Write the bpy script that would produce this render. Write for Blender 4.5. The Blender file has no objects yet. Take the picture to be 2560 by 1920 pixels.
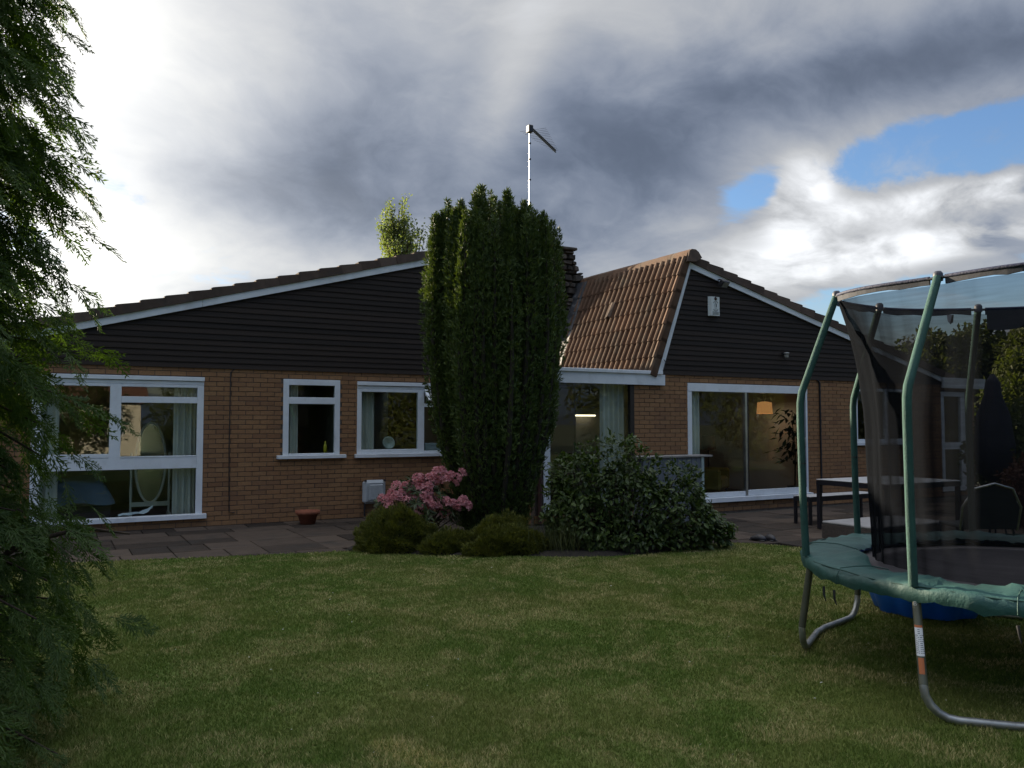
import bpy, bmesh, math, random
import numpy as np
from mathutils import Vector, Matrix

# ------------------------------------------------------------------ camera, sky, sun, exposure
SC = bpy.context.scene
COL = SC.collection
R = math.radians
SUN_AZ, SUN_EL = -20.0, 13.0            # azimuth from +Y towards +X, elevation (degrees)

cam_data = bpy.data.cameras.new("camera")
cam_data.sensor_width = 36.0
cam_data.lens = 29.12
cam_data.clip_start = 0.05
cam_data.clip_end = 4000.0
camera = bpy.data.objects.new("camera", cam_data)
COL.objects.link(camera)
camera.location = (0, 0, 1.6)
camera.rotation_euler = (R(90 + 2.70), 0, R(-29.05))
SC.camera = camera
SC.view_settings.view_transform = 'Standard'
SC.view_settings.look = 'None'
SC.view_settings.exposure = 1.6
SC.view_settings.gamma = 1.0
SC.cycles.max_bounces = 8
SC.cycles.transparent_max_bounces = 24
SC.cycles.sample_clamp_indirect = 4.0
SC.cycles.caustics_reflective = False
SC.cycles.caustics_refractive = False

sun_dir = Vector((math.sin(R(SUN_AZ)) * math.cos(R(SUN_EL)), math.cos(R(SUN_AZ)) * math.cos(R(SUN_EL)), math.sin(R(SUN_EL))))
sun_data = bpy.data.lights.new("sun", 'SUN')
sun_data.energy = 5.0
sun_data.angle = R(0.6)
sun_data.color = (1.0, 0.84, 0.62)
sun = bpy.data.objects.new("sun", sun_data)
COL.objects.link(sun)
sun.rotation_euler = sun_dir.to_track_quat('Z', 'Y').to_euler()
sun.location = (-8, 25, 12)


class Ex:
    """small arithmetic on shader sockets"""
    def __init__(s, nt, v):
        s.nt, s.v = nt, v

    def op(s, kind, *others, clamp=False):
        n = s.nt.nodes.new('ShaderNodeMath')
        n.operation = kind
        n.use_clamp = clamp
        for i, o in enumerate((s,) + others):
            val = o.v if isinstance(o, Ex) else o
            if isinstance(val, (int, float)):
                n.inputs[i].default_value = val
            else:
                s.nt.links.new(val, n.inputs[i])
        return Ex(s.nt, n.outputs[0])
    def __add__(s, o): return s.op('ADD', o)
    def __sub__(s, o): return s.op('SUBTRACT', o)
    def __mul__(s, o): return s.op('MULTIPLY', o)
    def __truediv__(s, o): return s.op('DIVIDE', o)
    __radd__ = __add__
    __rmul__ = __mul__
    def __rsub__(s, o): return Ex(s.nt, o).op('SUBTRACT', s)
    def power(s, o): return s.op('POWER', o)
    def exp(s): return s.op('EXPONENT')
    def clamp(s): return s.op('ADD', 0.0, clamp=True)
    def max(s, o): return s.op('MAXIMUM', o)
    def min(s, o): return s.op('MINIMUM', o)
    def step(s, a, b):
        n = s.nt.nodes.new('ShaderNodeMapRange')
        n.interpolation_type = 'SMOOTHSTEP'
        s.nt.links.new(s.v, n.inputs[0])
        n.inputs[1].default_value, n.inputs[2].default_value = a, b
        n.inputs[3].default_value, n.inputs[4].default_value = 0.0, 1.0
        return Ex(s.nt, n.outputs[0])


def vmath(nt, kind, a, b):
    n = nt.nodes.new('ShaderNodeVectorMath')
    n.operation = kind
    for i, o in enumerate((a, b)):
        if o is None:
            continue
        if isinstance(o, (tuple, list, Vector)):
            n.inputs[i].default_value = tuple(o)
        elif isinstance(o, (int, float)):
            n.inputs['Scale'].default_value = o
        else:
            nt.links.new(o, n.inputs[i])
    return n


def noise(nt, vec, scale, detail=6.0, rough=0.55, dist=0.0):
    n = nt.nodes.new('ShaderNodeTexNoise')
    n.inputs['Scale'].default_value = scale
    n.inputs['Detail'].default_value = detail
    n.inputs['Roughness'].default_value = rough
    n.inputs['Distortion'].default_value = dist
    if vec is not None:
        nt.links.new(vec, n.inputs['Vector'])
    return n


def mixcol(nt, fac, a, b, mode='MIX'):
    n = nt.nodes.new('ShaderNodeMix')
    n.data_type = 'RGBA'
    n.blend_type = mode
    for idx, o in ((0, fac), (6, a), (7, b)):
        if isinstance(o, Ex):
            o = o.v
        if isinstance(o, (int, float)):
            n.inputs[idx].default_value = o
        elif isinstance(o, (tuple, list)):
            n.inputs[idx].default_value = tuple(o) + ((1.0,) if len(o) == 3 else ())
        else:
            nt.links.new(o, n.inputs[idx])
    return n.outputs[2]


def build_world():
    w = bpy.data.worlds.new("World")
    SC.world = w
    w.use_nodes = True
    nt = w.node_tree
    nt.nodes.clear()
    out = nt.nodes.new('ShaderNodeOutputWorld')
    sky = nt.nodes.new('ShaderNodeTexSky')
    sky.sky_type = 'NISHITA'
    sky.sun_disc = False
    sky.sun_elevation = R(SUN_EL)
    sky.sun_rotation = R(SUN_AZ)
    sky.air_density = 1.3
    sky.dust_density = 0.15
    sky.ozone_density = 4.0
    skyc = mixcol(nt, 1.0, sky.outputs[0], (1.22, 1.18, 1.36), 'MULTIPLY')
    STR = 0.050                        # background strength; cloud radiances below are divided by it
    tc = nt.nodes.new('ShaderNodeTexCoord')
    d = tc.outputs['Generated']
    sep = nt.nodes.new('ShaderNodeSeparateXYZ')
    nt.links.new(d, sep.inputs[0])
    x, y, z = (Ex(nt, sep.outputs[i]) for i in range(3))
    deg = 180 / math.pi
    az = x.op('ARCTAN2', y) * deg
    el = z.op('ARCSINE') * deg
    dot0 = Ex(nt, vmath(nt, 'DOT_PRODUCT', d, sun_dir).outputs['Value'])
    dot = dot0.max(0.0)
    # cloud deck: directions carried onto a flat layer so that clouds shrink towards the horizon
    zz = z.max(0.0) + 0.30
    comb = nt.nodes.new('ShaderNodeCombineXYZ')
    nt.links.new((x / zz).v, comb.inputs[0])
    nt.links.new((y / zz).v, comb.inputs[1])
    comb.inputs[2].default_value = 3.7
    p = comb.outputs[0]
    warp = noise(nt, p, 1.3, 4.0, 0.5)
    wv = vmath(nt, 'SCALE', vmath(nt, 'SUBTRACT', warp.outputs['Color'], (0.5, 0.5, 0.5)).outputs[0], 0.55).outputs[0]
    pw = vmath(nt, 'ADD', p, wv).outputs[0]
    n1 = Ex(nt, noise(nt, pw, 2.1, 9.0, 0.54).outputs['Fac'])
    ps = vmath(nt, 'ADD', pw, (sun_dir.x * 0.10, sun_dir.y * 0.10, 0.0)).outputs[0]
    n1s = Ex(nt, noise(nt, ps, 2.1, 9.0, 0.54).outputs['Fac'])
    n2 = Ex(nt, noise(nt, p, 1.1, 4.0, 0.5).outputs['Fac'])
    nf = Ex(nt, noise(nt, pw, 7.0, 6.0, 0.6).outputs['Fac'])

    def blob(a0, e0, sa, se, tilt=0.0):
        da, de = az - a0, el - e0
        c, s = math.cos(R(tilt)), math.sin(R(tilt))
        u = (da * c + de * s) / sa
        v = (de * c - da * s) / se
        return (u * u + v * v).op('MULTIPLY', -1.0).exp()
    # openings of clear sky between the clouds and heavier or brighter cloud masses (world directions)
    hole = blob(59.5, 16.7, 9.5, 2.1, 3) * 1.05 + blob(45.8, 15.2, 2.4, 1.3, 20) * 0.62 + blob(58.0, 7.4, 9.0, 1.9, 5) * 1.0 + blob(49.5, 5.8, 5.0, 1.5, 8) * 0.8 \
        + blob(80, 30, 16, 10) * 0.7 + blob(160, 38, 26, 12) * 0.7 + blob(-120, 30, 24, 12) * 0.7
    thick = blob(38, 18.5, 16, 4.4, 9) * 0.22 + blob(56, 21.8, 14, 2.8, 0) * 0.36 + blob(17, 16.5, 8, 4) * 0.26 + blob(33, 13, 9, 3.0, 6) * 0.14
    puff = blob(48.4, 14.6, 2.2, 2.7, -12) * 0.46 + blob(57.5, 13.6, 8.0, 0.95, 4) * 0.44 + blob(55.5, 10.9, 8.0, 1.15, 5) * 0.40 + blob(46, 10.2, 6, 1.8) * 0.26
    shaft = blob(29.0, 23.0, 2.2, 6.0, -25) * 0.18
    dens = n1 * 0.60 + nf * 0.52 + 0.075 + thick * 0.4 + puff * 0.62 - hole * 0.46 + blob(26, 24, 16, 7) * 0.14
    cover = dens.step(0.43, 0.575)
    cover = cover.max(nf.step(0.46, 0.78) * 0.45)          # thin wisps across the openings
    lit = ((n1 - n1s) * 4.5 + (nf - 0.5) * 1.0 + 0.5).clamp()
    # thin cloud is bright, thick cloud is dark, all of it brighter round the sun
    thin = 1.0 - (n1 * 0.95 + n2 * 0.65 + thick * 1.1 - 0.36 - shaft).clamp()
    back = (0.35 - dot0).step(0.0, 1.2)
    high = z.step(0.45, 0.9)
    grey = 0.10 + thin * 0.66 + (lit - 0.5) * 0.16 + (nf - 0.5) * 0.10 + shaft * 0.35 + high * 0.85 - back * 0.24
    white = puff.step(0.05, 0.34) * (lit * 0.62 - 0.06)
    val = ((grey + white) - 0.16).op('SMOOTH_MAX', 0.0, 0.12) + 0.15
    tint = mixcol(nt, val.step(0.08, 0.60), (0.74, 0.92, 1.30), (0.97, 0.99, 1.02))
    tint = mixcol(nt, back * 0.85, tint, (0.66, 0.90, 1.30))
    cc = vmath(nt, 'SCALE', tint, 1.0)
    nt.links.new(val.v, cc.inputs['Scale'])
    glow = (dot.power(11.0) * (0.30 + thin * 2.2) + dot.power(40.0) * 3.0).min(1.25)
    gc = vmath(nt, 'SCALE', (1.0, 0.96, 0.86), 1.0)
    nt.links.new(glow.v, gc.inputs['Scale'])
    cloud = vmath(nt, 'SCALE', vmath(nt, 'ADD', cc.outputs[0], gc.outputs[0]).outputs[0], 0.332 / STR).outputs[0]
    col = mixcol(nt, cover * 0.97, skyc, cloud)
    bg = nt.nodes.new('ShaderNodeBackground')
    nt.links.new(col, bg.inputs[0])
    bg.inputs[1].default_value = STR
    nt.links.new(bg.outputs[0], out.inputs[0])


build_world()

# ------------------------------------------------------------------ helpers
rng = np.random.default_rng(7)
random.seed(7)


def setp(o, label=None, cat=None, group=None, kind=None):
    if label: o['label'] = label
    if cat: o['category'] = cat
    if group: o['group'] = group
    if kind: o['kind'] = kind
    return o


def empty(name, loc=(0, 0, 0), rz=0.0, parent=None):
    o = bpy.data.objects.new(name, None)
    o.empty_display_size = 0.1
    COL.objects.link(o)
    o.location = loc
    o.rotation_euler = (0, 0, rz)
    o.parent = parent
    return o


def link_mesh(name, me, mat=None, parent=None, loc=None):
    o = bpy.data.objects.new(name, me)
    COL.objects.link(o)
    if mat is not None and not me.materials:
        me.materials.append(mat)
    o.parent = parent
    if loc is not None:
        o.location = loc
    return o


class MB:
    """collects shapes, built as ONE mesh object"""
    def __init__(s):
        s.v, s.f, s.sm = [], [], []

    def add(s, vs, fs, smooth=False):
        b = len(s.v)
        s.v += [tuple(q) for q in vs]
        s.f += [tuple(i + b for i in f) for f in fs]
        s.sm += [smooth] * len(fs)
        return s

    def box(s, x0, x1, y0, y1, z0, z1, bev=0.0):
        if bev <= 0:
            vs = [(x, y, z) for z in (z0, z1) for y in (y0, y1) for x in (x0, x1)]
            return s.add(vs, [(0, 2, 3, 1), (4, 5, 7, 6), (0, 1, 5, 4), (2, 6, 7, 3), (0, 4, 6, 2), (1, 3, 7, 5)])
        bm = bmesh.new()
        bmesh.ops.create_cube(bm, size=1.0)
        for v in bm.verts:
            v.co = Vector(((x0 + x1) / 2 + v.co.x * (x1 - x0), (y0 + y1) / 2 + v.co.y * (y1 - y0), (z0 + z1) / 2 + v.co.z * (z1 - z0)))
        bmesh.ops.bevel(bm, geom=bm.edges[:], offset=bev, segments=1, affect='EDGES')
        return s.from_bm(bm)

    def from_bm(s, bm, smooth=False):
        bm.verts.index_update()
        s.add([tuple(v.co) for v in bm.verts], [tuple(v.index for v in f.verts) for f in bm.faces], smooth)
        bm.free()
        return s

    def tube(s, path, r, seg=8, caps=True, smooth=True):
        path = [Vector(q) for q in path]
        n = len(path)
        rs = [r] * n if isinstance(r, (int, float)) else list(r)
        t0 = (path[1] - path[0]).normalized()
        ref = Vector((0, 0, 1)) if abs(t0.z) < 0.9 else Vector((1, 0, 0))
        u = t0.cross(ref).normalized()
        vs, fs = [], []
        for i in range(n):
            t = (path[min(i + 1, n - 1)] - path[max(i - 1, 0)]).normalized()
            u = (u - t * u.dot(t)).normalized()
            w = t.cross(u)
            for k in range(seg):
                a = 2 * math.pi * k / seg
                vs.append(path[i] + (u * math.cos(a) + w * math.sin(a)) * rs[i])
        for i in range(n - 1):
            for k in range(seg):
                k2 = (k + 1) % seg
                fs.append((i * seg + k, i * seg + k2, (i + 1) * seg + k2, (i + 1) * seg + k))
        s.add(vs, fs, smooth)
        if caps:
            s.add(vs[:seg], [tuple(range(seg))[::-1]])
            s.add(vs[-seg:], [tuple(range(seg))])
        return s

    def lathe(s, prof, seg=24, c=(0, 0, 0), smooth=True, mod=None):
        vs, fs = [], []
        for (r, z) in prof:
            for k in range(seg):
                a = 2 * math.pi * k / seg
                rr = r * (mod(a, z) if mod else 1.0)
                vs.append((c[0] + rr * math.cos(a), c[1] + rr * math.sin(a), c[2] + z))
        for i in range(len(prof) - 1):
            for k in range(seg):
                k2 = (k + 1) % seg
                fs.append((i * seg + k, i * seg + k2, (i + 1) * seg + k2, (i + 1) * seg + k))
        return s.add(vs, fs, smooth)

    def prism(s, poly, y0, y1):
        """polygon in X,Z pushed from y0 to y1"""
        n = len(poly)
        vs = [(x, y0, z) for x, z in poly] + [(x, y1, z) for x, z in poly]
        fs = [tuple(range(n)), tuple(range(2 * n - 1, n - 1, -1))]
        fs += [(i, i + n, (i + 1) % n + n, (i + 1) % n) for i in range(n)]
        return s.add(vs, fs)

    def mesh(s, name):
        me = bpy.data.meshes.new(name)
        me.from_pydata(s.v, [], s.f)
        me.polygons.foreach_set('use_smooth', s.sm)
        bm = bmesh.new()
        bm.from_mesh(me)
        bmesh.ops.recalc_face_normals(bm, faces=bm.faces[:])
        bm.to_mesh(me)
        bm.free()
        me.update()
        return me

    def build(s, name, mat, parent=None, loc=None):
        return link_mesh(name, s.mesh(name), mat, parent, loc)


def np_mesh(name, V, F, mat, parent=None, rnd=None, smooth=False):
    """fast triangle mesh from arrays"""
    V = np.ascontiguousarray(V, dtype=np.float32)
    F = np.ascontiguousarray(F, dtype=np.int32)
    me = bpy.data.meshes.new(name)
    me.vertices.add(len(V))
    me.vertices.foreach_set('co', V.ravel())
    k = F.shape[1]
    me.loops.add(F.size)
    me.loops.foreach_set('vertex_index', F.ravel())
    me.polygons.add(len(F))
    me.polygons.foreach_set('loop_start', np.arange(0, F.size, k, dtype=np.int32))
    me.polygons.foreach_set('loop_total', np.full(len(F), k, dtype=np.int32))
    me.polygons.foreach_set('use_smooth', np.full(len(F), bool(smooth)))
    if rnd is not None:
        at = me.attributes.new('rnd', 'FLOAT', 'POINT')
        at.data.foreach_set('value', np.ascontiguousarray(rnd, dtype=np.float32))
    me.update(calc_edges=True)
    return link_mesh(name, me, mat, parent)


def unit(a):
    return a / np.maximum(np.linalg.norm(a, axis=-1, keepdims=True), 1e-9)


def leaf_arrays(P, D, N, L, W, fold=0.25, mid=0.45):
    """kite shaped leaves: base P, direction D, normal N; 4 verts and 2 triangles each"""
    n = len(P)
    D = unit(D)
    S = unit(np.cross(D, N))
    N = np.cross(S, D)
    L = np.broadcast_to(np.asarray(L, float).reshape(-1, 1), (n, 1))
    W = np.broadcast_to(np.asarray(W, float).reshape(-1, 1), (n, 1))
    m = P + D * L * mid + N * W * fold
    V = np.stack([P, m + S * W * 0.5, P + D * L, m - S * W * 0.5], axis=1).reshape(-1, 3)
    b = np.arange(n)[:, None] * 4
    F = np.concatenate([b + [0, 1, 2], b + [0, 2, 3]], axis=1).reshape(-1, 3)
    return V, F


def rnd_unit(n):
    return unit(rng.normal(size=(n, 3)))


def cat_meshes(parts):
    Vs, Fs, o = [], [], 0
    for V, F in parts:
        Vs.append(V)
        Fs.append(F + o)
        o += len(V)
    return np.concatenate(Vs), np.concatenate(Fs)


# ------------------------------------------------------------------ materials
MATS = {}


def new_mat(name):
    m = bpy.data.materials.new(name)
    m.use_nodes = True
    nt = m.node_tree
    b = nt.nodes['Principled BSDF']
    MATS[name] = m
    return m, nt, b


def wpos(nt):
    return nt.nodes.new('ShaderNodeNewGeometry').outputs['Position']


def piece_random(nt):
    """one random number per piece: the object's own, or the 'rnd' value of a joined mesh"""
    oi = nt.nodes.new('ShaderNodeObjectInfo')
    at = nt.nodes.new('ShaderNodeAttribute')
    at.attribute_name = 'rnd'
    return (Ex(nt, oi.outputs['Random']) + Ex(nt, at.outputs['Fac'])).op('FRACT')


def mat(name, col, rough=0.6, var=0.18, scale=6.0, bump=0.0, bscale=60.0, metal=0.0, spec=0.5, piece=0.0, dirt=None, dirt_scale=2.0, stretch=None):
    m, nt, b = new_mat(name)
    pos = wpos(nt)
    if stretch:
        pos = vmath(nt, 'MULTIPLY', pos, stretch).outputs[0]
    f = Ex(nt, noise(nt, pos, scale, 6.0, 0.6).outputs['Fac'])
    if piece:
        f = f * (1.0 - piece) + piece_random(nt) * piece
    lo = tuple(c * (1 - var) for c in col)
    hi = tuple(min(1.0, c * (1 + var)) for c in col)
    c = mixcol(nt, f.step(0.25, 0.75), lo, hi)
    if dirt:
        df = Ex(nt, noise(nt, pos, dirt_scale, 8.0, 0.65).outputs['Fac']).step(0.48, 0.72)
        c = mixcol(nt, df * dirt[3], c, dirt[:3])
    nt.links.new(c, b.inputs['Base Color'])
    b.inputs['Roughness'].default_value = rough
    b.inputs['Metallic'].default_value = metal
    b.inputs['Specular IOR Level'].default_value = spec
    if bump:
        bn = nt.nodes.new('ShaderNodeBump')
        bn.inputs['Strength'].default_value = min(1.0, bump)
        bn.inputs['Distance'].default_value = 0.01
        nt.links.new(noise(nt, pos, bscale, 5.0, 0.65).outputs['Fac'], bn.inputs['Height'])
        nt.links.new(bn.outputs[0], b.inputs['Normal'])
    return m


def leaf_mat(name, dark, light, rough=0.5, trans=0.35, patch=1.6, spec=0.4, tcol=None):
    """foliage: colour varies leaf by leaf and clump by clump, some light passes through"""
    m, nt, b = new_mat(name)
    f = Ex(nt, noise(nt, wpos(nt), patch, 4.0, 0.6).outputs['Fac']).step(0.3, 0.7) * 0.45 + piece_random(nt) * 0.55
    c = mixcol(nt, f, dark, light)
    nt.links.new(c, b.inputs['Base Color'])
    b.inputs['Roughness'].default_value = rough
    b.inputs['Specular IOR Level'].default_value = spec
    tr = nt.nodes.new('ShaderNodeBsdfTranslucent')
    t = mixcol(nt, 1.0, c, tcol or (1.5, 1.6, 0.6), 'MULTIPLY')
    nt.links.new(t, tr.inputs[0])
    mx = nt.nodes.new('ShaderNodeMixShader')
    mx.inputs[0].default_value = trans
    nt.links.new(b.outputs[0], mx.inputs[1])
    nt.links.new(tr.outputs[0], mx.inputs[2])
    nt.links.new(mx.outputs[0], nt.nodes['Material Output'].inputs[0])
    return m


def glass_mat(name, tint=(0.93, 0.97, 0.95), ior=1.5):
    m, nt, b = new_mat(name)
    nt.nodes.remove(b)
    geo = nt.nodes.new('ShaderNodeNewGeometry')
    cosv = Ex(nt, vmath(nt, 'DOT_PRODUCT', geo.outputs['Normal'], geo.outputs['Incoming']).outputs['Value']).op('ABSOLUTE')
    f0 = ((ior - 1) / (ior + 1)) ** 2
    fres = (1.0 - cosv).max(0.0).power(5.0) * (1.0 - f0) + f0      # the same from both sides of the pane
    t = nt.nodes.new('ShaderNodeBsdfTransparent')
    t.inputs[0].default_value = tint + (1,)
    g = nt.nodes.new('ShaderNodeBsdfGlossy')
    g.inputs['Roughness'].default_value = 0.0
    wob = nt.nodes.new('ShaderNodeBump')
    wob.inputs['Strength'].default_value = 0.02
    wob.inputs['Distance'].default_value = 0.02
    nt.links.new(noise(nt, wpos(nt), 1.7, 1.0, 0.4).outputs['Fac'], wob.inputs['Height'])
    nt.links.new(wob.outputs[0], g.inputs['Normal'])
    mx = nt.nodes.new('ShaderNodeMixShader')
    nt.links.new(fres.v, mx.inputs[0])
    nt.links.new(t.outputs[0], mx.inputs[1])
    nt.links.new(g.outputs[0], mx.inputs[2])
    nt.links.new(mx.outputs[0], nt.nodes['Material Output'].inputs[0])
    return m


def net_mat(name, col, opacity):
    """fine knotted mesh, too fine to show its holes: part of the light passes straight through"""
    m, nt, b = new_mat(name)
    b.inputs['Base Color'].default_value = col + (1,)
    b.inputs['Roughness'].default_value = 1.0
    b.inputs['Specular IOR Level'].default_value = 0.0
    t = nt.nodes.new('ShaderNodeBsdfTransparent')
    n = Ex(nt, noise(nt, vmath(nt, 'MULTIPLY', wpos(nt), (3.0, 3.0, 60.0)).outputs[0], 1.0, 3.0, 0.6).outputs['Fac'])
    geo = nt.nodes.new('ShaderNodeNewGeometry')
    cosv = Ex(nt, vmath(nt, 'DOT_PRODUCT', geo.outputs['Normal'], geo.outputs['Incoming']).outputs['Value']).op('ABSOLUTE').max(0.15)
    open_ = (1.0 - (n * 0.24 + (opacity - 0.12)))            # open area of the weave, seen square on
    mx = nt.nodes.new('ShaderNodeMixShader')
    nt.links.new((1.0 - open_.power(1.0 / cosv if False else Ex(nt, 1.0).op('DIVIDE', cosv))).clamp().v, mx.inputs[0])
    nt.links.new(t.outputs[0], mx.inputs[1])
    nt.links.new(b.outputs[0], mx.inputs[2])
    nt.links.new(mx.outputs[0], nt.nodes['Material Output'].inputs[0])
    return m


def glow_mat(name, col, strength):
    m, nt, b = new_mat(name)
    b.inputs['Base Color'].default_value = tuple(min(1, c) for c in col) + (1,)
    b.inputs['Emission Color'].default_value = col + (1,)
    b.inputs['Emission Strength'].default_value = strength
    return m


# brick: per-brick tone from buff to red-brown, sooty ones, mortar apart
def brick_material():
    m, nt, b = new_mat('brick')
    r = piece_random(nt)
    ramp = nt.nodes.new('ShaderNodeValToRGB')
    nt.links.new(r.v, ramp.inputs[0])
    els = ramp.color_ramp.elements
    els[0].position, els[0].color = 0.0, (0.21, 0.10, 0.052, 1)
    els[1].position, els[1].color = 1.0, (0.37, 0.215, 0.105, 1)
    for pz, c in ((0.12, (0.215, 0.118, 0.068, 1)), (0.25, (0.30, 0.160, 0.078, 1)), (0.55, (0.34, 0.188, 0.090, 1)), (0.8, (0.28, 0.145, 0.072, 1))):
        e = els.new(pz)
        e.color = c
    pos = wpos(nt)
    g = Ex(nt, noise(nt, pos, 45.0, 6.0, 0.7).outputs['Fac'])
    c = mixcol(nt, 0.38, ramp.outputs[0], (0.30, 0.168, 0.084))
    c = mixcol(nt, g.step(0.3, 0.75) * 0.5, c, (0.16, 0.085, 0.05))
    big = Ex(nt, noise(nt, pos, 0.9, 5.0, 0.6).outputs['Fac']).step(0.5, 0.75)
    c = mixcol(nt, big * 0.35, c, (0.14, 0.08, 0.055))
    nt.links.new(c, b.inputs['Base Color'])
    b.inputs['Roughness'].default_value = 0.9
    b.inputs['Specular IOR Level'].default_value = 0.2
    bn = nt.nodes.new('ShaderNodeBump')
    bn.inputs['Strength'].default_value = 0.6
    bn.inputs['Distance'].default_value = 0.004
    nt.links.new(g.v, bn.inputs['Height'])
    nt.links.new(bn.outputs[0], b.inputs['Normal'])
    return m


M_brick = brick_material()
M_mortar = mat('mortar', (0.10, 0.075, 0.06), 0.95, 0.3, 12, 0.4)
M_board = mat('stained_board', (0.021, 0.0135, 0.0095), 0.72, 0.30, 3.0, 0.35, 30, spec=0.35, piece=0.5, stretch=(1.0, 1, 9.0))
M_white = mat('white_paint', (0.70, 0.73, 0.76), 0.45, 0.06, 5.0, 0.06, 30, dirt=(0.34, 0.33, 0.30, 0.30), dirt_scale=3.0)
M_upvc = mat('white_plastic', (0.72, 0.76, 0.80), 0.32, 0.05, 4.0, dirt=(0.42, 0.41, 0.38, 0.22), dirt_scale=5.0)
M_tile = mat('concrete_tile', (0.105, 0.059, 0.036), 0.85, 0.28, 9.0, 0.5, 80, spec=0.25, piece=0.4, dirt=(0.10, 0.085, 0.065, 0.6), dirt_scale=2.6)
M_tiledark = mat('weathered_tile', (0.105, 0.075, 0.060), 0.9, 0.3, 9.0, 0.5, 80, spec=0.2, piece=0.4, dirt=(0.06, 0.055, 0.048, 0.6), dirt_scale=3.0)
M_stone = mat('rough_stone', (0.085, 0.070, 0.056), 0.95, 0.6, 10.0, 1.0, 30, piece=0.5)
M_lead = mat('lead_sheet', (0.050, 0.053, 0.060), 0.6, 0.25, 8.0, 0.3, 12, metal=0.1, dirt=(0.32, 0.33, 0.34, 0.55), dirt_scale=6.0)
M_glass = glass_mat('window_glass')
M_black = mat('black_metal', (0.018, 0.018, 0.022), 0.45, 0.2, 8.0)
M_darkframe = mat('dark_brown_frame', (0.020, 0.013, 0.011), 0.5, 0.3, 10.0)
M_slab = mat('paving_slab', (0.062, 0.046, 0.035), 0.92, 0.5, 5.0, 0.9, 35, spec=0.25, piece=0.6, dirt=(0.034, 0.031, 0.028, 0.75), dirt_scale=1.7)
M_joint = mat('paving_joint', (0.045, 0.042, 0.032), 1.0, 0.4, 20.0, 0.8)
M_soil = mat('bed_soil', (0.022, 0.017, 0.012), 1.0, 0.4, 25.0, 1.0, 30)
M_aluminium = mat('aluminium', (0.55, 0.56, 0.58), 0.35, 0.15, 6.0, metal=1.0)
M_mast = mat('galvanised_mast', (0.70, 0.70, 0.71), 0.38, 0.1, 8.0, metal=1.0)
M_flat = mat('roof_felt', (0.07, 0.07, 0.07), 0.95, 0.3, 5.0, 0.4)
M_room = mat('room_plaster', (0.34, 0.31, 0.26), 0.9, 0.05, 2.0)
M_room_warm = mat('living_room_plaster', (0.50, 0.45, 0.38), 0.9, 0.06, 2.0)
M_carpet = mat('carpet', (0.12, 0.09, 0.07), 1.0, 0.2, 20.0)
M_curtain = mat('curtain_cloth', (0.47, 0.47, 0.43), 0.9, 0.08, 3.0)
M_terracotta = mat('terracotta', (0.26, 0.085, 0.045), 0.85, 0.25, 14.0, 0.4)
M_bark = mat('bark', (0.055, 0.038, 0.027), 0.95, 0.4, 18.0, 0.8, 40)

# ------------------------------------------------------------------ ground
YL, YR = 13.64, 11.36                 # garden faces of the two gable walls

g = MB()
g.add([(-600, -600, -0.06), (600, -600, -0.06), (600, 600, -0.06), (-600, 600, -0.06)], [(0, 1, 2, 3)])
M_field = mat('far_grass', (0.035, 0.050, 0.014), 1.0, 0.4, 0.4, 0.5, 8)
setp(g.build('ground', M_field), kind='structure')

LAWN_EDGE = [(-9, 11.6), (-2.0, 11.15), (0.73, 10.62), (2.18, 10.24), (3.25, 10.05), (3.55, 9.72), (3.85, 9.38), (4.35, 9.02), (4.95, 8.64), (5.45, 8.30),
             (5.95, 8.10), (6.5, 8.03), (7.06, 8.10), (7.5, 8.27), (7.9, 8.30), (8.15, 8.05), (8.34, 7.6), (8.55, 7.1), (8.9, 6.6), (9.6, 5.9), (11.5, 4.7), (15, 3.4), (22, 2.0)]


def lawn_material():
    m, nt, b = new_mat('lawn_turf')
    pos = wpos(nt)
    p2 = vmath(nt, 'MULTIPLY', pos, (1.0, 1.0, 0.0)).outputs[0]
    big = Ex(nt, noise(nt, p2, 0.75, 5.0, 0.62, 0.4).outputs['Fac'])
    dry = Ex(nt, noise(nt, p2, 2.1, 6.0, 0.68, 0.6).outputs['Fac'])
    r = piece_random(nt)
    green = mixcol(nt, r, (0.080, 0.128, 0.022), (0.162, 0.232, 0.044))
    olive = mixcol(nt, r, (0.150, 0.172, 0.044), (0.265, 0.268, 0.080))
    straw = mixcol(nt, r, (0.27, 0.225, 0.09), (0.56, 0.48, 0.23))
    c = mixcol(nt, big.step(0.38, 0.64) * 0.62, green, olive)
    c = mixcol(nt, ((dry.step(0.44, 0.62) * (r.step(0.30, 0.85) * 0.8 + 0.15) + r.step(0.90, 0.97) * 0.35)).clamp(), c, straw)
    nt.links.new(c, b.inputs['Base Color'])
    b.inputs['Roughness'].default_value = 0.75
    b.inputs['Specular IOR Level'].default_value = 0.15
    tr = nt.nodes.new('ShaderNodeBsdfTranslucent')
    nt.links.new(c, tr.inputs[0])
    mx = nt.nodes.new('ShaderNodeMixShader')
    mx.inputs[0].default_value = 0.25
    nt.links.new(b.outputs[0], mx.inputs[1])
    nt.links.new(tr.outputs[0], mx.inputs[2])
    nt.links.new(mx.outputs[0], nt.nodes['Material Output'].inputs[0])
    return m


M_lawn = lawn_material()
bm = bmesh.new()
vs = [bm.verts.new((x, y, 0.012)) for x, y in LAWN_EDGE + [(22, -12), (-9, -12)]]
f = bm.faces.new(vs)
bmesh.ops.triangulate(bm, faces=[f])
bmesh.ops.recalc_face_normals(bm, faces=bm.faces[:])
for f in bm.faces:
    if f.normal.z < 0:
        f.normal_flip()
me = bpy.data.meshes.new('lawn')
bm.to_mesh(me)
bm.free()
setp(link_mesh('lawn', me, M_lawn), kind='structure')

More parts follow.
